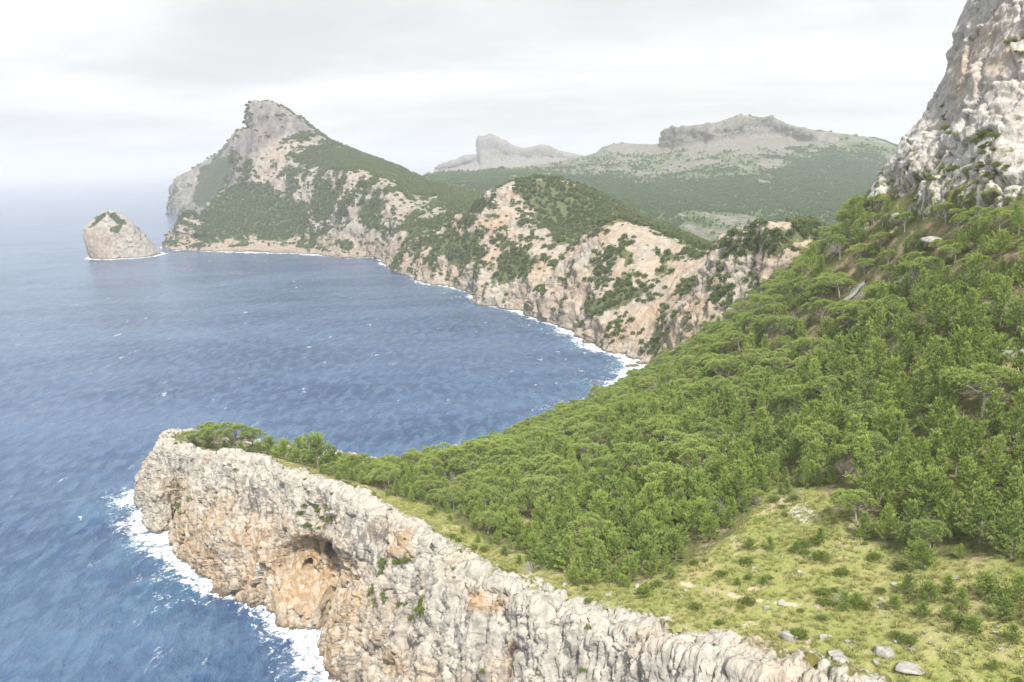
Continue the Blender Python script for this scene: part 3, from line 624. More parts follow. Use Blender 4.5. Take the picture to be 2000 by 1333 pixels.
def sea_material():
    m, t = new_mat('sea_water')
    pos = t.add('ShaderNodeNewGeometry').outputs['Position']
    rot = t.add('ShaderNodeMapping', ins={'Vector': pos, 'Rotation': (0, 0, -0.5), 'Scale': (1.0, 0.42, 1.0)}).outputs[0]
    w1 = t.noise(rot, 0.16, 4, 0.6, 0.4); w2 = t.noise(rot, 0.62, 4, 0.6, 0.5); w3 = t.noise(rot, 0.035, 3, 0.5)
    patch = t.noise(t.add('ShaderNodeMapping', ins={'Vector': pos, 'Rotation': (0, 0, -0.35), 'Scale': (0.35, 1.0, 1.0)}).outputs[0], 0.011, 5, 0.6)
    deep = t.mix(t.ramp(patch, 0.35, 0.65), (0.019, 0.056, 0.135), (0.060, 0.114, 0.206))
    deep = t.mix(t.math('MULTIPLY', t.ramp(w1, 0.42, 0.62), 0.5), deep, (0.100, 0.163, 0.265))
    tq = t.math('MULTIPLY', t.attr('turq'), t.ramp(w3, 0.45, 0.65), clamp=True)
    deep = t.mix(t.math('MULTIPLY', tq, 0.3), deep, (0.06, 0.24, 0.33))
    lace = t.noise(pos, 0.22, 6, 0.68, 1.2); lace2 = t.noise(pos, 0.9, 4, 0.7, 0.8)
    fo = t.math('ADD', t.math('MULTIPLY', t.attr('foam'), 0.70), t.math('ADD', t.math('MULTIPLY', t.math('SUBTRACT', lace, 0.5), 1.9), t.math('MULTIPLY', t.math('SUBTRACT', lace2, 0.5), 0.9)))
    fo = t.math('MULTIPLY', t.ramp(fo, 0.36, 0.78), t.ramp(t.attr('foam'), 0.02, 0.25), clamp=True)
    # scattered whitecaps
    cap = t.noise(rot, 0.085, 5, 0.72, 0.3); capm = t.noise(pos, 0.012, 3, 0.5)
    wc = t.math('MULTIPLY', t.ramp(t.math('ADD', cap, t.math('MULTIPLY', capm, 0.18)), 0.73, 0.81), t.ramp(lace2, 0.38, 0.6))
    fa = t.math('MAXIMUM', fo, t.math('MULTIPLY', wc, 0.8))
    c = t.mix(fa, deep, (0.74, 0.78, 0.80))
    h = t.math('ADD', t.math('MULTIPLY', w1, 1.5), t.math('ADD', t.math('MULTIPLY', w2, 0.55), t.math('MULTIPLY', w3, 3.0)))
    b = finish(t, c, t.math('ADD', 0.15, t.math('MULTIPLY', fa, 0.6)), h, 0.5, 1.7, 1.0)
    b.inputs['IOR'].default_value = 1.33
    return m
sea = mesh_np('sea', pp, grid_faces(*A_.shape), sea_material(), {'foam': foam, 'turq': turq})
tag(sea, 'wind-ruffled blue sea with white surf along the rocks', 'sea', kind='structure')

# ------------------------------------------------------------------ plants: materials
def leaf_material(name, lo, hi, tip, transl=0.34):
    m, t = new_mat(name)
    oi = t.add('ShaderNodeObjectInfo').outputs['Random']
    v_ = t.attr('hue'); e_ = t.attr('tipw')
    c = t.mix(t.math('ADD', t.math('MULTIPLY', oi, 0.55), t.math('MULTIPLY', v_, 0.45)), lo, hi)
    c = t.mix(t.math('MULTIPLY', e_, 0.6), c, tip)
    a = t.add('ShaderNodeBsdfPrincipled', ins={'Base Color': c, 'Roughness': 0.6}); a.inputs['Specular IOR Level'].default_value = 0.2
    b = t.add('ShaderNodeBsdfTranslucent', ins={'Color': c})
    mx = t.add('ShaderNodeMixShader', ins={0: transl, 1: a.outputs[0], 2: b.outputs[0]})
    t.l.new(mx.outputs[0], t.add('ShaderNodeOutputMaterial').inputs[0]); return m
M_pine = leaf_material('pine_needles', (0.10, 0.20, 0.055), (0.36, 0.465, 0.095), (0.49, 0.59, 0.165))
M_old = leaf_material('old_pine_needles', (0.11, 0.195, 0.06), (0.34, 0.42, 0.105), (0.46, 0.54, 0.16))
M_shrub = leaf_material('shrub_leaves', (0.10, 0.155, 0.04), (0.22, 0.275, 0.06), (0.29, 0.34, 0.10))
M_farleaf = leaf_material('distant_foliage', (0.075, 0.125, 0.05), (0.14, 0.19, 0.065), (0.19, 0.235, 0.08), 0.2)
M_valley = leaf_material('valley_foliage', (0.060, 0.125, 0.068), (0.125, 0.195, 0.095), (0.17, 0.24, 0.11), 0.2)
M_grass = leaf_material('dry_grass', (0.18, 0.235, 0.06), (0.40, 0.39, 0.14), (0.46, 0.445, 0.20), 0.25)
def bark_material(name, a, b):
    m, t = new_mat(name); pos = t.add('ShaderNodeTexCoord').outputs['Object']
    nz = t.noise(t.vmath('MULTIPLY', pos, (6, 6, 1.5)), 1.5, 4, 0.6)
    finish(t, t.mix(nz, a, b), 0.9, nz, 0.1, 0.05); return m
M_bark = bark_material('pine_bark', (0.20, 0.165, 0.135), (0.36, 0.32, 0.285))
M_pale = bark_material('bleached_bark', (0.24, 0.215, 0.195), (0.42, 0.39, 0.36))
M_dead = bark_material('dead_twigs', (0.32, 0.295, 0.27), (0.52, 0.49, 0.46))

# ------------------------------------------------------------------ plants: builders
class Tubes:
    def __init__(s): s.v = []; s.f = []
    def add(s, pts, r0, r1, k=5):
        pts = np.array(pts, float); n = len(pts); b = len(s.v)
        for i, p in enumerate(pts):
            d = pts[min(i + 1, n - 1)] - pts[max(i - 1, 0)]; d /= np.linalg.norm(d) + 1e-9
            a = np.cross(d, (0.3, 0.9, 0.2)); a /= np.linalg.norm(a) + 1e-9; c = np.cross(d, a); r = r0 + (r1 - r0) * i / (n - 1)
            for j in range(k):
                th = 2 * math.pi * j / k; s.v.append(p + r * (a * math.cos(th) + c * math.sin(th)))
        for i in range(n - 1):
            for j in range(k): s.f.append((b + i * k + j, b + i * k + (j + 1) % k, b + (i + 1) * k + (j + 1) % k, b + (i + 1) * k + j))
def blades(cen, dr, nb, length, width, spread, r):
    """sprays of narrow triangular blades: cen, dr (n,3)"""
    n = len(cen); c = np.repeat(cen, nb, 0); d = np.repeat(dr, nb, 0) + spread * r.normal(size=(n * nb, 3)); d /= np.linalg.norm(d, axis=1)[:, None]
    L = length * (0.65 + 0.7 * r.random(n * nb)); W = width * (0.7 + 0.6 * r.random(n * nb))
    s = np.cross(d, r.normal(size=(n * nb, 3))); s /= np.linalg.norm(s, axis=1)[:, None]
    v = np.stack([c - s * W[:, None] / 2, c + s * W[:, None] / 2, c + d * L[:, None]], 1).reshape(-1, 3)
    hue = np.repeat(np.repeat(r.random(n), nb) * 0.6 + 0.4 * r.random(n * nb), 3)
    tip = np.tile([0.0, 0.0, 1.0], n * nb)
    return v, np.arange(len(v)).reshape(-1, 3), hue, tip
def tree_meshes(kind, seed):
    r = np.random.default_rng(seed); tb = Tubes(); C, D = [], []
    if kind in ('cone', 'round'):
        h = 7.0 * (0.9 + 0.25 * r.random()); R = (2.0 if kind == 'cone' else 2.7) * (0.9 + 0.25 * r.random()); h *= 1.0 if kind == 'cone' else 0.78
        lean = np.array([r.normal() * 0.5 - 0.25, r.normal() * 0.4, 0])
        tr = lambda t: np.array([0, 0, -0.4]) * (1 - t) + lean * t ** 2 + np.array([0, 0, h * t])
        tb.add([tr(t) for t in np.linspace(0, 1, 7)], 0.16, 0.03, 6)
        nb = 64 if kind == 'cone' else 58
        lop = r.random(8) * 0.5 + 0.75
        for k in range(nb):
            t = 0.07 + 0.91 * ((k + r.random()) / nb) ** 0.92; a = k * 2.39996 + r.normal() * 0.3
            prof = (1 - t) ** (0.78 if kind == 'cone' else 0.5)
            L = (R * prof * (0.7 + 0.45 * r.random()) + 0.3) * lop[int((a % 6.283) / 6.284 * 8)]
            el = 0.20 + 0.75 * t + 0.15 * r.normal(); d0 = np.array([math.cos(a) * math.cos(el), math.sin(a) * math.cos(el), math.sin(el)])
            p0 = tr(t); pts = [p0 + d0 * L * s + np.array([0, 0, 0.28 * L * s * s]) for s in (0, 0.5, 1)]
            if k % 2 == 0: tb.add(pts, 0.045, 0.012, 3)
            m = max(3, int(L / 0.2))
            for s in np.linspace(0.22, 1, m):
                c = p0 + d0 * L * s + np.array([0, 0, 0.28 * L * s * s]) + r.normal(size=3) * 0.13
                C.append(c); D.append(d0 * 0.7 + np.array([-0.06, 0, 0.62 + 0.3 * t]))
        for k in range(8): C.append(tr(0.93 + 0.07 * r.random()) + r.normal(size=3) * 0.08); D.append((0, 0, 1.2))
        return tb, blades(np.array(C), np.array(D), 10, 0.50, 0.11, 0.36, r), h
    if kind == 'umbrella':
        h = 7.8 * (0.85 + 0.3 * r.random()); lean = np.array([r.normal() * 1.0 - 0.6, r.normal() * 0.7, 0]); fork = 0.30 + 0.12 * r.random()
        tr = lambda t: np.array([0, 0, -0.5]) * (1 - t) + lean * t + np.array([0.25 * math.sin(3 * t), 0, h * t])
        tb.add([tr(t) for t in np.linspace(0, 0.8, 7)], 0.26, 0.10, 7)
        nc = 15
        for k in range(nc):
            a = k * 2.39996 + r.normal() * 0.25; rad = (0.6 + 3.3 * math.sqrt((k + 0.6) / nc)) * (0.85 + 0.3 * r.random())
            cz = h * (0.93 - 0.018 * rad ** 2 + r.normal() * 0.05); c = lean * 0.9 + np.array([rad * math.cos(a), rad * math.sin(a), cz])
            p0 = tr(fork + 0.3 * r.random()); mid = (p0 + c) / 2 + np.array([0, 0, -0.35]) + r.normal(size=3) * 0.2
            tb.add([p0, mid, c + np.array([0, 0, -0.2])], 0.11, 0.03, 4)
            for q in range(3): tb.add([mid, (mid + c) / 2 + r.normal(size=3) * 0.4, c + r.normal(size=3) * np.array([0.9, 0.9, 0.25])], 0.045, 0.012, 3)
            rx = 1.35 * (0.8 + 0.5 * r.random()); m = 70
            u = r.normal(size=(m, 3)); u /= np.linalg.norm(u, axis=1)[:, None]; u[:, 2] = np.abs(u[:, 2]) * 0.9 - 0.25
            rr_ = (0.55 + 0.45 * r.random(m))[:, None]
            C += list(c + u * rr_ * np.array([rx, rx, 1.2])); D += list(u * np.array([0.8, 0.8, 0.5]) + np.array([-0.05, 0, 0.55]))
        return tb, blades(np.array(C), np.array(D), 10, 0.48, 0.11, 0.40, r), h
    if kind == 'bush':
        h = 1.2
        for k in range(9):
            a = k * 2.4; tb.add([(0, 0, -0.2), (0.35 * math.cos(a), 0.35 * math.sin(a), 0.4), (0.7 * math.cos(a), 0.7 * math.sin(a), 0.75)], 0.035, 0.01, 3)
        for k in range(9):
            a = k * 2.39996; rad = 0.75 * math.sqrt(k / 9) ; c = np.array([rad * math.cos(a), rad * math.sin(a), 0.5 + 0.25 * r.random() - 0.2 * rad]); m = 34
            u = r.normal(size=(m, 3)); u /= np.linalg.norm(u, axis=1)[:, None]; u[:, 2] = np.abs(u[:, 2]) - 0.3
            C += list(c + u * (0.5 + 0.5 * r.random(m))[:, None] * 0.46); D += list(u + np.array([0, 0, 0.5]))
        return tb, blades(np.array(C), np.array(D), 6, 0.20, 0.085, 0.55, r), h
    if kind == 'dead':
        def grow(p, d, L, rad, lev):
            q = p + d * L * 0.5 + r.normal(size=3) * 0.06 * L; e = p + d * L + r.normal(size=3) * 0.1 * L; tb.add([p, q, e], rad, rad * 0.55, 3)
            if lev:
                for _ in range(4 if lev > 1 else 3):
                    dd = d + r.normal(size=3) * 0.6 + np.array([0, 0, 0.12]); dd /= np.linalg.norm(dd); grow(p + (e - p) * (0.35 + 0.65 * r.random()), dd, L * 0.66, rad * 0.55, lev - 1)
        for k in range(7):
            a = k * 0.9 + r.random(); d = np.array([math.cos(a) * 0.8, math.sin(a) * 0.8, 0.8]); d /= np.linalg.norm(d); grow(np.array([0, 0, -0.2]), d, 1.2, 0.05, 3)
        return tb, None, 2.4
    if kind in ('far', 'farbush'):
        m = 110 if kind == 'far' else 70
        u = r.normal(size=(m, 3)); u /= np.linalg.norm(u, axis=1)[:, None]
        lob = 1 + 0.35 * fbm(u * 1.3 + seed, 1.0, 2)
        c = u * lob[:, None] * np.array([2.4, 2.4, 2.3]) * (0.7 + 0.3 * r.random(m))[:, None] + np.array([0, 0, 3.4])
        if kind == 'farbush': c[:, 2] = np.maximum(c[:, 2] * 0.42, 0.1)
        return None, blades(c, u + np.array([0, 0, 0.6]), 2, 1.5, 0.85, 0.5, r), 6.5
    if kind == 'grass':
        a = r.random(14) * 6.283; rad = 0.22 * np.sqrt(r.random(14)); c = np.c_[rad * np.cos(a), rad * np.sin(a), 0 * a - 0.05]
        return None, blades(c, np.c_[np.cos(a) * 0.5, np.sin(a) * 0.5, 0 * a + 0.9], 2, 0.52, 0.075, 0.25, r), 0.5

PROTO = {}
def proto(kind, seed, leafm, barkm):
    tb, bl, h = tree_meshes(kind, seed); tm = cm = None
    if tb is not None and tb.v: o = mesh_np('trunk', np.array(tb.v), np.array(tb.f), barkm, link=False); tm = o.data; bpy.data.objects.remove(o)
    if bl is not None: o = mesh_np('crown', bl[0], bl[1], leafm, {'hue': bl[2], 'tipw': bl[3]}, smooth=False, link=False); cm = o.data; bpy.data.objects.remove(o)
    return tm, cm, h
PROTO['cone'] = [proto('cone', 11 + k, M_pine, M_bark) for k in range(5)]
PROTO['round'] = [proto('round', 31 + k, M_pine, M_bark) for k in range(3)]
PROTO['umbrella'] = [proto('umbrella', 51 + k, M_old, M_pale) for k in range(4)]
PROTO['bush'] = [proto('bush', 71 + k, M_shrub, M_bark) for k in range(3)]
PROTO['dead'] = [proto('dead', 81 + k, None, M_dead) for k in range(2)]
PROTO['far'] = [proto('far', 91 + k, M_farleaf, None) for k in range(4)]
PROTO['valley'] = [proto('far', 131 + k, M_valley, None) for k in range(4)]
PROTO['farbush'] = [proto('farbush', 96 + k, M_farleaf, None) for k in range(2)]
PROTO['grass'] = [proto('grass', 101 + k, M_grass, None) for k in range(4)]

def plant(name, kind, k, loc, scale, rz, label, cat, group, sxy=1.0, tilt=0.0):
    tm, cm, h = PROTO[kind][k % len(PROTO[kind])]
    e = bpy.data.objects.new(name, None); col.objects.link(e); e.empty_display_size = 0.5
    e.location = loc; e.rotation_euler = (0, tilt, rz); e.scale = (scale * sxy, scale * sxy, scale)
    tag(e, label, cat, group)
    wood = 'trunk' if kind in ('cone', 'round', 'umbrella') else ('stems' if cm else 'branches')
    if tm: o = bpy.data.objects.new(wood, tm); col.objects.link(o); o.parent = e
    if cm: o = bpy.data.objects.new('crown', cm); col.objects.link(o); o.parent = e
    return e

def scatter_stuff(name, pts, scl, kinds, label, cat, seed):
    """one uncountable mass: geometry-node instances of whole plants on points"""
    r = np.random.default_rng(seed); n = len(pts)
    me = bpy.data.meshes.new(name); me.vertices.add(n); me.vertices.foreach_set('co', np.ascontiguousarray(pts, np.float32).ravel())
    s3 = np.repeat(np.asarray(scl, float)[:, None], 3, 1); s3[:, :2] *= (0.8 + 0.5 * r.random(n))[:, None]; a = me.attributes.new('scl', 'FLOAT_VECTOR', 'POINT'); a.data.foreach_set('vector', np.ascontiguousarray(s3, np.float32).ravel())
    a = me.attributes.new('rz', 'FLOAT', 'POINT'); a.data.foreach_set('value', (r.random(n) * 6.283).astype(np.float32))
    lst = []
    for kd in kinds:
        for tm, cm, h in PROTO[kd]: lst.append((tm, cm))
    a = me.attributes.new('pick', 'INT', 'POINT'); a.data.foreach_set('value', r.integers(0, len(lst), n).astype(np.int32))
    o = bpy.data.objects.new(name, me); col.objects.link(o)
    nt = bpy.data.node_groups.new(name, 'GeometryNodeTree'); nt.interface.new_socket('Geometry', in_out='INPUT', socket_type='NodeSocketGeometry'); nt.interface.new_socket('Geometry', in_out='OUTPUT', socket_type='NodeSocketGeometry')
    t = NT(nt); gi = t.add('NodeGroupInput'); go = t.add('NodeGroupOutput'); jn = t.add('GeometryNodeJoinGeometry')
    for tm, cm in lst:
        j2 = t.add('GeometryNodeJoinGeometry')
        for mm in (tm, cm):
            if mm is None: continue
            ob = bpy.data.objects.new('source_' + mm.name, mm)
            oi = t.add('GeometryNodeObjectInfo', ins={'Object': ob}); t.l.new(oi.outputs['Geometry'], j2.inputs[0])
        t.l.new(t.add('GeometryNodeGeometryToInstance', ins={0: j2.outputs[0]}).outputs[0], jn.inputs[0])
    def na(nm, ty='FLOAT'): return t.add('GeometryNodeInputNamedAttribute', data_type=ty, ins={'Name': nm}).outputs[0]
    ip = t.add('GeometryNodeInstanceOnPoints'); t.l.new(gi.outputs[0], ip.inputs['Points']); t.l.new(jn.outputs[0], ip.inputs['Instance'])
    ip.inputs['Pick Instance'].default_value = True; t.l.new(na('pick', 'INT'), ip.inputs['Instance Index'])
    cx = t.add('ShaderNodeCombineXYZ', ins={2: na('rz')}); t.l.new(cx.outputs[0], ip.inputs['Rotation']); t.l.new(na('scl', 'FLOAT_VECTOR'), ip.inputs['Scale'])
    t.l.new(ip.outputs[0], go.inputs[0])
    md = o.modifiers.new('plants', 'NODES'); md.node_group = nt
    return tag(o, label, cat, kind='stuff')

def ground_at(px_, py_, y0=60.0, y1=700.0):
    r = ray(px_, py_); ys = np.linspace(y0, y1, 1300); p = np.array([0, 0, H]) + r[None] * (ys / r[1])[:, None]
    below = p[:, 2] < hz0(p[:, 0], p[:, 1])
    k = int(np.argmax(below)) if below.any() else len(ys) - 1
    q = p[k]; return np.array([q[0], q[1], float(hz([q[0]], [q[1]])[0])])
def thin(pts, dist, order):
    """greedy minimum-distance selection with a grid"""
    cell = {}; out = []
    for i in order:
        p = pts[i]; d = dist[i]; c = (int(p[0] // 6), int(p[1] // 6)); ok = True
        for a in (-1, 0, 1):
            for b in (-1, 0, 1):
                for j in cell.get((c[0] + a, c[1] + b), ()):
                    if (pts[j][0] - p[0]) ** 2 + (pts[j][1] - p[1]) ** 2 < (0.5 * (d + dist[j])) ** 2: ok = False; break
                if not ok: break
            if not ok: break
        if ok: cell.setdefault(c, []).append(i); out.append(i)
    return out

# ------------------------------------------------------------------ road on the hillside
rv, rf = [], []
for seg in ([(1652, 586), (1664, 576), (1680, 562), (1694, 552)], [(1945, 689), (1972, 690), (2005, 687), (2060, 680)]):
    c = np.array([ground_at(*q) for q in seg]); w = cr_w(len(c), np.linspace(0, len(c) - 1, 26)); c = w @ c
    c[:, 2] = hz0(c[:, 0], c[:, 1]) + 0.45; tg = np.gradient(c, axis=0)[:, :2]; tg /= np.linalg.norm(tg, axis=1)[:, None]; nrm = np.c_[-tg[:, 1], tg[:, 0], 0 * tg[:, 0]]
    b = len(rv)
    for k in range(26):
        for off, dz in ((-2.6, -1.6), (-2.6, 0.0), (2.6, 0.0), (2.6, -1.6)): rv.append(c[k] + nrm[k] * off + np.array([0, 0, dz]))
    for k in range(25):
        for j in range(3): rf.append((b + 4 * k + j, b + 4 * k + j + 1, b + 4 * k + 5 + j, b + 4 * k + 4 + j))
m_, t = new_mat('asphalt'); pos = t.add('ShaderNodeNewGeometry').outputs['Position']
finish(t, t.mix(t.noise(pos, 1.2, 4), (0.26, 0.26, 0.265), (0.38, 0.38, 0.38)), 0.9, None, 0.2)
road = mesh_np('road', np.array(rv), np.array(rf), m_, smooth=False)
tag(road, 'grey mountain road showing through gaps in the pine wood', 'road', kind='structure')
ROADPTS = np.array(rv)[::2, :2]

# ------------------------------------------------------------------ pines on the near slope
N0 = 60000
xs = rng.uniform(-110, 290, N0); ys = 80 + rng.random(N0) * 470
zg = hz(xs, ys); pts = np.c_[xs, ys, zg]; px, py = proj(pts)
sdl = inland(xs, ys)
ok = (zg > 9) & (sdl > 7) & (px > 625 + 40 * rng.random(N0)) & (px < 2120) & (py < 1420)
BARE = MEADOW + [[(1795, 450), (1860, 445), (1870, 500), (1800, 500)], [(1630, 610), (1660, 560), (1720, 525), (1735, 545), (1690, 600), (1650, 620)], [(1925, 680), (2050, 670), (2050, 760), (1960, 760)]]
md_ = polys(px + 30 * fbm(pts, 10, 3), py + 30 * fbm(pts, 10, 3, off=40), BARE[:3], 10); br = polys(px, py, BARE[3:], 5)
ok &= (md_ < 0.4) & (br < 0.5) & (fbm(pts, 15, 3) > -0.29 + 0.12 * (pts[:, 1] > 230))
ok &= np.min(np.hypot(xs[:, None] - ROADPTS[None, ::4, 0], ys[:, None] - ROADPTS[None, ::4, 1]), axis=1) > 1.6
ok &= ~((py < 435) & (px > 1735))
pts, px, py, sdl = pts[ok], px[ok], py[ok], sdl[ok]
thinedge = polys(px, py, [[(1380, 660), (1460, 560), (1560, 470), (1660, 400), (1760, 330), (1760, 380), (1650, 470), (1560, 560), (1460, 640)]], 8); kp = rng.random(len(pts)) > 0.72 * thinedge
pts, px, py, sdl = pts[kp], px[kp], py[kp], sdl[kp]
wood = np.clip(sstep(pts[:, 1], 190, 300) + 0.35 * fbm(pts, 30, 2) + 0.3 * (py < 640), 0, 1) * sstep(px, 820, 1000)
wood = np.maximum(wood, 0.22)
u = rng.random(len(pts))
kind = np.where(u < 0.72 * wood, 'umbrella', np.where(rng.random(len(pts)) < np.where(px < 1420, 0.6, 0.2), 'round', 'cone'))
scl = np.where(kind == 'umbrella', rng.uniform(0.7, 1.5, len(pts)), (rng.uniform(0.5, 1.05, len(pts)) + 0.85 * rng.random(len(pts)) ** 2.5) * np.where(px > 1400, 1.02, 1.0) * np.where(px < 1000, 0.8, 1.0))
scl = scl * np.where((py < 560) & (px > 1680), 0.62, 1.0) * np.where(pts[:, 1] > 330, 0.78, 1.0)
edge = np.clip(polys(px, py, MEADOW, 60) * 2, 0, 1); scl = scl * (1 - 0.40 * edge)
dist = np.where(kind == 'umbrella', 6.4 * scl, np.where(kind == 'round', 3.7, 3.1) * scl + 0.3)
kp = rng.random(len(pts)) > 0.62 * np.clip(polys(px, py, MEADOW[:1], 110) * 2, 0, 1); pts, px, py, kind, scl, dist, u, sdl = pts[kp], px[kp], py[kp], kind[kp], scl[kp], dist[kp], u[kp], sdl[kp]
order = np.argsort(-(scl * (1 + 0.5 * rng.random(len(pts))))); sel = thin(pts, dist, order)
sel = np.array(sel)
size = scl[sel] / pts[sel][:, 1] * ((px[sel] > -20) & (px[sel] < 2020) & (py[sel] < 1390))
rank = np.argsort(-size)
print('pines', len(sel))
TIP = [(366, 872, 'umbrella', 0.62), (398, 872, 'umbrella', 0.72), (432, 878, 'umbrella', 0.95), (468, 884, 'umbrella', 1.05), (496, 882, 'umbrella', 0.85), (530, 888, 'round', 0.95), (556, 898, 'round', 1.0), (585, 905, 'round', 1.15), (622, 914, 'round', 1.65), (650, 918, 'round', 1.1), (606, 902, 'umbrella', 0.6), (412, 866, 'umbrella', 0.7)]
TIPL = ['small flat-topped pine nearest the tip of the headland', 'low umbrella pine second from the headland tip', 'spreading umbrella pine on the tip behind the cliff edge', 'broad umbrella pine with bare pale limbs on the headland tip', 'umbrella pine on the landward end of the tip clump',
        'rounded pine just past the umbrella pines on the headland', 'bushy pine midway along the headland crest', 'dense dark pine beside the big round pine on the crest', 'biggest round pine on the headland crest standing apart', 'round pine where the headland wood begins', 'slim pine rising behind the round pines on the crest', 'pine at the back of the headland tip clump']
for (a, b, kd, s), lb in zip(TIP, TIPL):
    q = ground_at(a, b, 250, 420); plant('pine_tree', kd, a, q, s * 1.6, a * 0.7, lb, 'pine', 'pines on the headland tip', 1.1)
for k, (a, b, s) in enumerate([(378, 870, 0.75), (408, 876, 0.85), (440, 882, 0.8), (474, 886, 0.85), (508, 886, 0.95), (542, 894, 1.0), (572, 902, 1.0), (602, 908, 1.1), (640, 918, 1.1), (668, 926, 1.0), (520, 876, 1.0), (455, 872, 0.9)]):
    plant('pine_tree', 'round', k, ground_at(a, b, 250, 420), s, k * 1.7, 'low dense pine filling the row along the headland crest', 'pine', 'pines on the headland tip', 1.35)
LOW = [(1770, 1160, 0.62), (1812, 1180, 0.66), (1850, 1165, 0.55), (1878, 1195, 0.6), (1925, 1175, 0.75), (1960, 1215, 0.7), (1985, 1180, 0.72), (1745, 1190, 0.45), (1800, 1215, 0.5), (1850, 1215, 0.45), (1900, 1245, 0.55), (1975, 1260, 0.5), (1650, 1195, 0.55), (1670, 1190, 0.5), (1555, 1085, 0.45), (1600, 1060, 0.5), (1490, 1145, 0.33), (1440, 1145, 0.3), (1505, 1075, 0.5), (1465, 1075, 0.5), (1590, 1100, 0.35), (1615, 1105, 0.35), (1260, 1170, 0.5), (1310, 1135, 0.5), (1170, 1120, 0.55), (880, 1020, 0.4), (905, 1045, 0.45), (935, 1060, 0.4), (985, 1085, 0.5), (1015, 1105, 0.45), (1075, 1118, 0.5), (1120, 1135, 0.45), (1215, 1150, 0.45), (850, 1005, 0.4), (1800, 1110, 0.95), (1940, 1310, 0.3)]
for k, (a, b, s) in enumerate(LOW):
    q = ground_at(a, b); big = s > 0.58
    plant('pine_tree', 'round', k, q, s, k * 1.3, 'low bushy pine in the grass right of the meadow' if a > 1730 else ('small bushy pine standing apart in the yellow meadow' if a > 1150 else 'small bushy pine in the grass strip behind the cliff rim'), 'pine', 'low pines in the meadow', 1.15)
BROW = [(968, 872, 1.0), (1036, 852, 1.25), (1062, 842, 0.9), (1098, 818, 1.35), (1122, 806, 1.0), (1168, 782, 1.3), (1196, 772, 1.0), (1242, 748, 1.3), (1292, 722, 1.2), (1352, 694, 1.1), (1402, 660, 1.2)]
for k, (a, b, s) in enumerate(BROW):
    plant('pine_tree', 'umbrella', k, ground_at(a, b), s, k * 1.9, 'windblown umbrella pine standing out on the brow above the cove', 'pine', 'pines on the brow', 0.95, 0.12)
KDESC = {'umbrella': 'old flat-crowned pine', 'cone': 'pointed pine', 'round': 'rounded bushy pine'}
MARKS = [((1690, 560), 'beside the upper stretch of road'), ((1960, 700), 'beside the lower stretch of road'), ((1830, 490), 'around the big white outcrop'), ((1800, 415), 'under the white rock face'), ((1960, 520), 'on the steep slope right of the white outcrop'),
         ((1200, 780), 'on the brow above the cove'), ((1400, 690), 'on the brow below the cove cliffs'), ((1060, 1090), 'around the grey bush by the cliff rim'), ((1010, 960), 'around the bare grey bushes in mid-wood'), ((760, 930), 'on the narrow neck of the headland'),
         ((900, 900), 'on the seaward edge of the wood'), ((1200, 1060), 'in the central thicket left of the meadow'), ((1300, 900), 'in the heart of the wood'), ((1560, 930), 'above the top corner of the meadow'), ((1750, 900), 'in the stand above the right half of the meadow'), ((1930, 900), 'in the tall stand at the right edge'), ((1950, 1060), 'right above the low meadow pines'), ((1600, 760), 'midway up the open slope'), ((1800, 720), 'on the slope below the lower road')]
ORD = ['first', 'second', 'third', 'fourth', 'fifth', 'sixth', 'seventh', 'eighth', 'ninth', 'tenth', 'eleventh', 'twelfth', 'thirteenth', 'fourteenth', 'fifteenth', 'sixteenth', 'seventeenth', 'eighteenth', 'nineteenth', 'twentieth']
n_ind = 300 - len(TIP) - len(LOW) - len(BROW) - 12
chosen = [int(i) for i in sel[rank[:n_ind]]]
fr_ = sorted([i for i in chosen if px[i] > 1180 and polys(px[i:i + 1], py[i:i + 1] + 34, MEADOW[:1], 12)[0] > 0.5], key=lambda i: px[i])
front_lab = {i: ORD[k] + ' pine from the left along the wood edge above the meadow' for k, i in enumerate(fr_[:20])}
for i in chosen:
    kd = str(kind[i]); s = float(scl[i]); big = 'tall ' if s > 1.3 else ('small ' if s < 0.95 else '')
    near = min(MARKS, key=lambda m: (m[0][0] - px[i]) ** 2 + 1.6 * (m[0][1] - py[i]) ** 2)[1]
    lb = front_lab.get(i) or big + KDESC[kd] + ' ' + near
    plant('pine_tree', kd, i, pts[i], s, float(u[i] * 40), lb, 'pine', 'pines of the near wood', 0.82 + 0.45 * ((i * 0.618) % 1), tilt=-0.06 + 0.08 * math.sin(i))
rest = sel[rank[n_ind:]]
for kd in ('cone', 'round', 'umbrella'):
    q = rest[kind[rest] == kd]
    scatter_stuff('pine_wood', pts[q], scl[q], [kd], {'cone': 'young pines massed further up the near slope', 'round': 'bushy pines massed along the back of the headland', 'umbrella': 'old flat-crowned pines massed on the upper slope'}[kd], 'pine wood', 5)

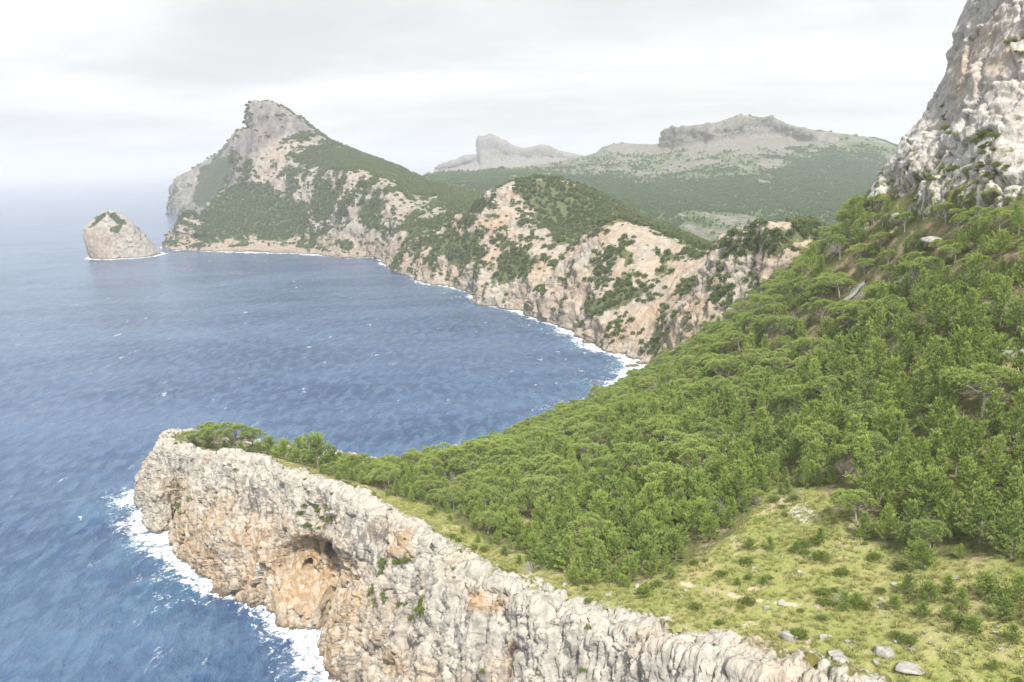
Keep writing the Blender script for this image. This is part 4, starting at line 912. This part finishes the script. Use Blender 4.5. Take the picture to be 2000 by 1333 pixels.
# ------------------------------------------------------------------ woods and scrub on the far land
def far_points(L, n, vmin, seed, vmax=9, zmin=6.0, nzmin=-1, extra=None):
    r = np.random.default_rng(seed); w = L['area'] * np.clip((L['veg'] - vmin) * 3.2, 0, 1) * (L['P'][:, 2] > zmin) * (L['N'][:, 2] > nzmin) * (L['veg'] < vmax)
    w *= (L['px'] > -60) & (L['px'] < 2060)
    if extra is not None: w = w * extra
    k = r.choice(len(w), n, p=w / w.sum()); j = r.normal(size=(n, 3)) * np.sqrt(L['area'][k])[:, None] * 0.3; j[:, 2] = 0
    return L['P'][k] + j
r2 = np.random.default_rng(3)
p_ = far_points(LB, 6500, 0.50, 1); scatter_stuff('cove_wood', p_ - (0, 0, 0.8), r2.uniform(0.55, 1.15, len(p_)), ['far'], 'pine wood over the hill across the cove', 'wood', 1)
p_ = far_points(LB, 5000, -2.0, 2, 0.62, extra=0.02 + sstep(fbm(LB['P'], (26, 26, 40), 4, off=3), 0.0, 0.45)); scatter_stuff('cliff_scrub', p_ - (0, 0, 0.3), 0.2 + 1.1 * r2.random(len(p_)) ** 1.8, ['farbush'], 'dark scrub dotted over the cliffs across the cove', 'scrub', 2)
p_ = far_points(LC, 13000, 0.50, 3); scatter_stuff('mountain_wood', p_ - (0, 0, 1.0), r2.uniform(0.6, 1.2, len(p_)), ['far'], 'dark pine wood on the flanks of the mountain', 'wood', 3)
p_ = far_points(LC, 7000, -2.0, 4, 0.62, extra=(0.03 + sstep(fbm(LC['P'], (50, 50, 70), 4, off=3), 0.0, 0.45)) * (1 - 0.93 * polys(LC['px'], LC['py'], [[(450, 290), (468, 250), (486, 235), (486, 190), (540, 190), (620, 255), (560, 262), (500, 320)]], 10))); scatter_stuff('mountain_scrub', p_ - (0, 0, 0.5), r2.uniform(0.4, 1.6, len(p_)), ['farbush'], 'scrub speckling the bare rock of the mountain', 'scrub', 4)
p_ = far_points(LD, 4000, 0.45, 5); scatter_stuff('ridge_scrub', p_ - (0, 0, 0.5), r2.uniform(0.8, 1.9, len(p_)), ['farbush', 'far'], 'scrub on the shadowed ridge behind the mountain', 'scrub', 5)
p_ = far_points(LE, 24000, 0.66, 6); scatter_stuff('valley_wood', p_ - (0, 0, 1.5), r2.uniform(0.6, 1.35, len(p_)), ['valley'], 'blue-green woods filling the far valley', 'wood', 6)
p_ = far_points(LE, 5000, 0.34, 7, 0.9, extra=LE['tv'] < 3.4); scatter_stuff('hill_scrub', p_ - (0, 0, 0.8), r2.uniform(0.4, 1.2, len(p_)), ['valley'], 'scattered scrub on the far grassy hills', 'scrub', 7)
p_ = far_points(ISL, 260, 0.4, 8, nzmin=0.1); scatter_stuff('islet_scrub', p_ - (0, 0, 0.3), r2.uniform(0.4, 0.9, len(p_)), ['farbush'], 'low green scrub on the crown of the islet', 'scrub', 8)

# ------------------------------------------------------------------ shrubs, dead bushes, boulders, grass
def near_surface(Pt, px, py, a, b, tol=9):
    m = np.where((np.abs(px - a) < tol) & (np.abs(py - b) < tol))[0]
    if len(m) == 0: return None
    return m[np.argmin(Pt[m][:, 1])]
cpx, cpy = proj(CLIFF_P)
nsh = 0
for poly, cnt, s0 in [(VEGP[0], 16, 1.7), (VEGP[1], 20, 1.8), (VEGP[2], 12, 1.7), (VEGP[3], 15, 1.9), (VEGP[4], 12, 1.6)]:
    m = np.where(inpoly(cpx, cpy, poly, 1.0) > 0.5)[0]; m = m[CLIFF_N[m][:, 1] < 0.4]
    lab = ['bush in the leafy patch near the cliff tip', 'bush in the leafy patch above the grotto', 'bush on the near cliff below the grotto ledge', 'bush in the leafy patch low on the near cliff', 'bush on the ledge beside the grotto'][nsh]; nsh += 1
    for k in rng.choice(m, cnt):
        plant('shrub', 'bush', int(k), CLIFF_P[k] - 0.2 * CLIFF_N[k], s0 * rng.uniform(0.5, 1.15), k * 0.3, lab, 'shrub', lab.replace('bush', 'bushes', 1), 1.1)
m = np.where((CLIFF_PX[2] > 1.8) & (CLIFF_N[:, 2] > 0.12) & (cpx > 290) & (cpx < 1700) & (cpy < 1333))[0]
for k in rng.choice(m, 95):
    t_ = CLIFF_PX[2][k] > 4.9
    plant('shrub', 'bush', int(k), CLIFF_P[k] - 0.25 * CLIFF_N[k], rng.uniform(0.4, 1.15), k * 0.3, 'low green bush rooted among the rocks of the cliff edge' if t_ else 'small bush ' + ('high' if CLIFF_PX[2][k] > 3.3 else 'low') + ' on the cliff ' + ('face near the tip' if cpx[k] < 450 else 'face beside and above the grotto' if cpx[k] < 720 else 'face just right of the grotto' if cpx[k] < 900 else 'face below the wood' if cpx[k] < 1100 else 'face at the bottom edge'), 'shrub', 'bushes along the cliff edge' if t_ else 'bushes on the open cliff face', 1.15)
fpx, fpy = proj(FACE_P)
FV = [([(1890, 270), (1940, 250), (1945, 300), (1910, 330)], 14, 2.6, 'bush in the green cleft of the white rock face'), ([(1840, 210), (1862, 200), (1862, 265), (1842, 270)], 9, 2.2, 'bush in the crack near the edge of the white rock face'), ([(1770, 330), (1880, 320), (1880, 400), (1780, 400)], 16, 2.0, 'bush at the left foot of the white rock face'), ([(1880, 320), (2000, 330), (2000, 400), (1880, 400)], 16, 2.0, 'bush at the right foot of the white rock face'), ([(1960, 90), (2000, 60), (2000, 140)], 6, 2.0, 'bush high on the white rock face')]
for poly, cnt, s0, lab in FV:
    m = np.where(inpoly(fpx, fpy, poly, 1.0) > 0.5)[0]
    for k in rng.choice(m, cnt): plant('shrub', 'bush', int(k), FACE_P[k] - 0.3 * FACE_N[k], s0 * rng.uniform(0.4, 1.1), k * 0.3, lab, 'shrub', lab.replace('bush', 'bushes', 1), 0.85)
n_ = 4000; xs = rng.uniform(-100, 160, n_); ys = rng.uniform(90, 330, n_); zg = hz(xs, ys); q = np.c_[xs, ys, zg]; px, py = proj(q)
ok = np.where((polys(px, py, MEADOW, 8) > 0.5) & (inland(xs, ys) > 3) & (px < 2010) & (py < 1345) & (fbm(q, 14, 2) > -0.1))[0][:72]
for i in ok: plant('shrub', 'bush', int(i), q[i], rng.uniform(0.45, 1.5), i * 0.7, ('low scrubby bush among the boulders of the lower meadow' if py[i] > 1240 else 'low scrubby bush beside the dirt trail' if px[i] < 1480 else 'low scrubby bush in the upper corner of the meadow' if py[i] < 1110 else 'low scrubby bush in the middle of the meadow' if px[i] < 1700 else 'low scrubby bush near the low meadow pines') if px[i] > 1200 else 'low scrubby bush in the grass strip behind the cliff edge', 'shrub', 'bushes in the meadow' if px[i] > 1200 else 'bushes behind the cliff edge', 1.2)
for k, (a, b, s, lb) in enumerate([(1040, 1118, 1.5, 'grey leafless bush at the wood edge by the cliff rim'), (940, 950, 1.4, 'bare grey bush in the wood behind the cliff edge'), (1030, 975, 1.6, 'large bare grey bush in the middle of the wood'), (1640, 1175, 0.8, 'bleached dead branches beside the lone meadow bush'), (1195, 1040, 1.2, 'dead grey bush at the front of the central thicket'), (925, 975, 1.1, 'grey dead thicket on the headland side of the wood'), (1790, 940, 0.9, 'dead grey tree among the pointed pines'), (1085, 860, 1.5, 'pale dead branches on the seaward edge of the wood'), (1160, 830, 1.4, 'bleached dead tree near the cove side of the wood')]):
    plant('dead_bush', 'dead', k, ground_at(a, b), s, k * 1.1, lb, 'dead bush', 'dead bushes in the near wood')

k_ = 0
for a, b, s in [(1290, 770, 1.9), (1240, 790, 1.7), (1330, 800, 1.8), (1380, 760, 1.6), (1180, 880, 1.6), (1260, 860, 1.5), (1120, 900, 1.4), (1420, 870, 1.5), (1500, 900, 1.4), (1560, 830, 1.5), (1640, 860, 1.4), (1480, 740, 1.7), (1600, 700, 1.7), (1700, 660, 1.5), (1830, 640, 1.5), (1900, 560, 1.5), (1980, 620, 1.4), (1690, 760, 1.4), (1850, 830, 1.2), (1130, 1010, 1.2), (880, 940, 1.1), (1400, 1000, 1.1), (1560, 640, 1.6), (1770, 560, 1.5), (1940, 800, 1.2), (1650, 930, 1.1)]:
    near = min(MARKS, key=lambda m: (m[0][0] - a) ** 2 + 1.6 * (m[0][1] - b) ** 2)[1]
    plant('dead_tree', 'dead', k_, ground_at(a, b), s * 2.0, k_ * 1.7, 'bare grey dead tree ' + near, 'dead tree', 'dead trees in the near wood', 0.8); k_ += 1

def boulder_mesh(seed, flat):
    r = np.random.default_rng(seed); import bmesh
    bm = bmesh.new(); bmesh.ops.create_icosphere(bm, subdivisions=4, radius=1.0); v = np.array([x.co[:] for x in bm.verts]); f = np.array([[x.index for x in p.verts] for p in bm.faces]); bm.free()
    for _ in range(11):
        d = r.normal(size=3); d /= np.linalg.norm(d); o = 0.55 + 0.3 * r.random(); s = v @ d; v = v - np.outer(np.maximum(s - o, 0) * 0.92, d)
    v = v * (1 + 0.10 * fbm(v + seed, 0.6, 3)[:, None] + 0.04 * fbm(v + seed, 0.15, 2, 0.5, True)[:, None]) * np.array([1.2, 1.0, 0.85 * flat])
    o = mesh_np('boulder', v, f, M_boulder, {'ochre': 0 * v[:, 0], 'streak': 0.3 + 0 * v[:, 0], 'veg': 0 * v[:, 0]}, smooth=False, link=False); me = o.data; bpy.data.objects.remove(o); return me
M_boulder = rock_material('boulder_limestone', (0.42, 0.405, 0.375), (0.30, 0.29, 0.27), (0.36, 0.31, 0.25), (0.2, 0.2, 0.08), 0.35, 0.4, 0.01)
BM = [boulder_mesh(k, f) for k, f in ((1, 1.0), (2, 0.8), (3, 1.1), (4, 0.5), (5, 0.35))]
BL = [(1541, 1250, 40, 0, 'large upright grey boulder where the cliff-top rock meets the meadow'), (1724, 1280, 42, 2, 'big pale wedge-shaped boulder standing alone in the grass'), (1632, 1280, 40, 3, 'flat pale boulder in the row below the upright boulder'), (1590, 1296, 36, 1, 'pale boulder at the cliff-top rock edge, below the upright boulder'), (1638, 1300, 38, 2, 'angular boulder just in front of the flat pale boulder'), (1558, 1280, 18, 1, 'small boulder close below the upright boulder'), (1775, 1310, 62, 4, 'broad low rock slab in the grass beside the wedge boulder'), (1714, 1302, 24, 4, 'flat stone at the foot of the wedge boulder'),
      (1105, 1146, 17, 0, 'small boulder on the cliff rim by the wood'), (1032, 1144, 15, 1, 'small white boulder on the cliff rim by the grey bush'), (1621, 1248, 12, 0, 'lone white stone in the grass above the boulder row'), (1745, 1142, 15, 1, 'white stone left of the low meadow pines'), (1866, 1130, 24, 4, 'flat white stone among the low pines'), (1496, 1190, 17, 2, 'pale stone beside the end of the dirt trail'), (1528, 1182, 24, 4, 'flat stone lying on the dirt trail'), (1720, 1172, 12, 0, 'stone in the short line leading up to the low pines'), (1712, 1185, 12, 1, 'lower stone in the short line by the low pines'), (1655, 1258, 16, 1, 'small stone between the upright and wedge boulders'), (1608, 1250, 22, 3, 'low stone heap right of the upright boulder'), (1190, 1165, 20, 3, 'low boulder at the wood edge behind the cliff rim'), (1245, 1150, 14, 0, 'small stone near the trail head by the thicket'),
      (1690, 1318, 20, 1, 'stone at the bottom of the meadow near the cliff-top rock'), (1830, 475, 58, 3, 'big white outcrop among pines below the rock face'), (1690, 445, 34, 2, 'pale rock among small pines below the left edge of the rock face'), (1640, 490, 40, 2, 'tan crag on the wooded ridge below the rock face'), (1600, 520, 30, 1, 'lower tan crag on the wooded ridge'), (1560, 560, 26, 2, 'small crag where the wooded ridge drops to the cove'), (1760, 430, 40, 0, 'white rock at the foot of the rock face'), (1690, 520, 22, 1, 'pale stone above the upper stretch of road'), (1870, 1275, 12, 3, 'small stone far right in the lower meadow'), (1780, 1272, 12, 0, 'small white stone right of the wedge boulder'), (1560, 1120, 12, 1, 'small stone in the upper meadow'), (1460, 1172, 10, 0, 'pebble-like stone beside the trail'), (1955, 1270, 10, 0, 'tiny stone at the right edge of the meadow')]
for k, (a, b, w_, mi, lb) in enumerate(BL):
    q = ground_at(a, b); s = w_ / F * np.linalg.norm(q - np.array([0, 0, H])) / 2.7
    o = bpy.data.objects.new('boulder', BM[mi]); col.objects.link(o); o.location = q + np.array([0, 0, 0.12 * s * (1 if mi < 3 else 0.3)]); o.scale = (s, s, s); o.rotation_euler = (0.1 * math.sin(k * 3), 0.12 * math.cos(k * 5), k * 2.1)
    tag(o, lb, 'boulder', 'boulders on the headland')
q = S(1236, 716); o = bpy.data.objects.new('sea_rock', BM[1].copy()); col.objects.link(o); o.location = q; o.scale = (5.5, 4.0, 3.2); tag(o, 'dark wet rock awash in the surf below the cove cliff', 'rock'); o.data.materials[0] = M_cove
q = S(672, 503); o = bpy.data.objects.new('sea_rock', BM[3].copy()); col.objects.link(o); o.location = q; o.scale = (24, 16, 9); o.data.materials[0] = M_cove; tag(o, 'low rock shelf jutting into the sea at the mountain foot', 'rock')

n_ = 60000; xs = rng.uniform(-105, 170, n_); ys = rng.uniform(85, 330, n_); zg = hz(xs, ys); q = np.c_[xs, ys, zg]; px, py = proj(q)
ok = (polys(px, py, MEADOW, 14) * (0.75 + 0.6 * fbm(q, 7, 3)) > 0.42) & (inland(xs, ys) > 2.0) & (trail_mask(px, py) < 0.35) & (px < 2040) & (py < 1360)
r3 = np.random.default_rng(12); st_ = np.where((polys(px, py, MEADOW, 10) > 0.3) & (inland(xs, ys) > 0.5) & (px < 2040) & (py < 1360) & (fbm(q, 10, 3, off=5) > 0.16))[0][:1500]
PROTO['stone'] = [(None, BM[k], 1.0) for k in (0, 1, 3)]
scatter_stuff('stones', q[st_], 0.05 + 0.33 * r3.random(len(st_)) ** 3, ['stone'], 'small pale stones strewn through the meadow grass', 'stones', 13)
scatter_stuff('grass', q[ok], rng.uniform(0.7, 1.9, ok.sum()), ['grass'], 'tussocky yellow-green grass of the headland meadow', 'grass', 9)

# ------------------------------------------------------------------ haze
hb = np.array([(x, y, z) for z in (-20.0, 430.0) for y in (-300.0, 33000.0) for x in (-29000.0, 29000.0)])
hf = np.array([(0, 2, 3, 1), (4, 5, 7, 6), (0, 1, 5, 4), (2, 6, 7, 3), (0, 4, 6, 2), (1, 3, 7, 5)])
mh, t = new_mat('haze_air')
pv = t.add('ShaderNodeVolumePrincipled', ins={'Color': (0.94, 0.967, 1.0, 1), 'Density': 0.00012, 'Anisotropy': 0.2})
t.l.new(pv.outputs[0], t.add('ShaderNodeOutputMaterial').inputs['Volume'])
haze = mesh_np('haze', hb, hf, mh, smooth=False)
tag(haze, 'pale sea haze filling the air over the bay', 'haze', kind='stuff')

# ------------------------------------------------------------------ look-alikes told apart by their order across the view
ORDW = ['leftmost', 'second from left', 'third from left', 'fourth from left', 'fifth from left', 'sixth from left', 'seventh from left', 'eighth from left', 'ninth from left', 'tenth from left', 'eleventh from left', 'twelfth from left', 'thirteenth from left', 'fourteenth from left', 'fifteenth from left', 'sixteenth from left', 'seventeenth from left', 'eighteenth from left', 'nineteenth from left', 'twentieth from left', 'twenty-first from left', 'twenty-second from left', 'twenty-third from left', 'twenty-fourth from left'] + [w_ + ' from left' for w_ in 'twenty-fifth twenty-sixth twenty-seventh twenty-eighth twenty-ninth thirtieth thirty-first thirty-second thirty-third thirty-fourth thirty-fifth thirty-sixth thirty-seventh thirty-eighth thirty-ninth fortieth'.split()]
byl = {}
for o in col.objects:
    if o.parent is None and 'category' in o and o.get('kind') is None: byl.setdefault(o['label'], []).append(o)
for lb, lst in byl.items():
    if 1 < len(lst) <= 41:
        lst.sort(key=lambda o: proj(np.array([o.location[:]]))[0][0])
        for k, o in enumerate(lst): 
            s = lb + ', ' + ('rightmost' if k == len(lst) - 1 else ORDW[k])
            while len(s.split()) > 16: s = s.split(' ', 1)[1]
            o['label'] = s
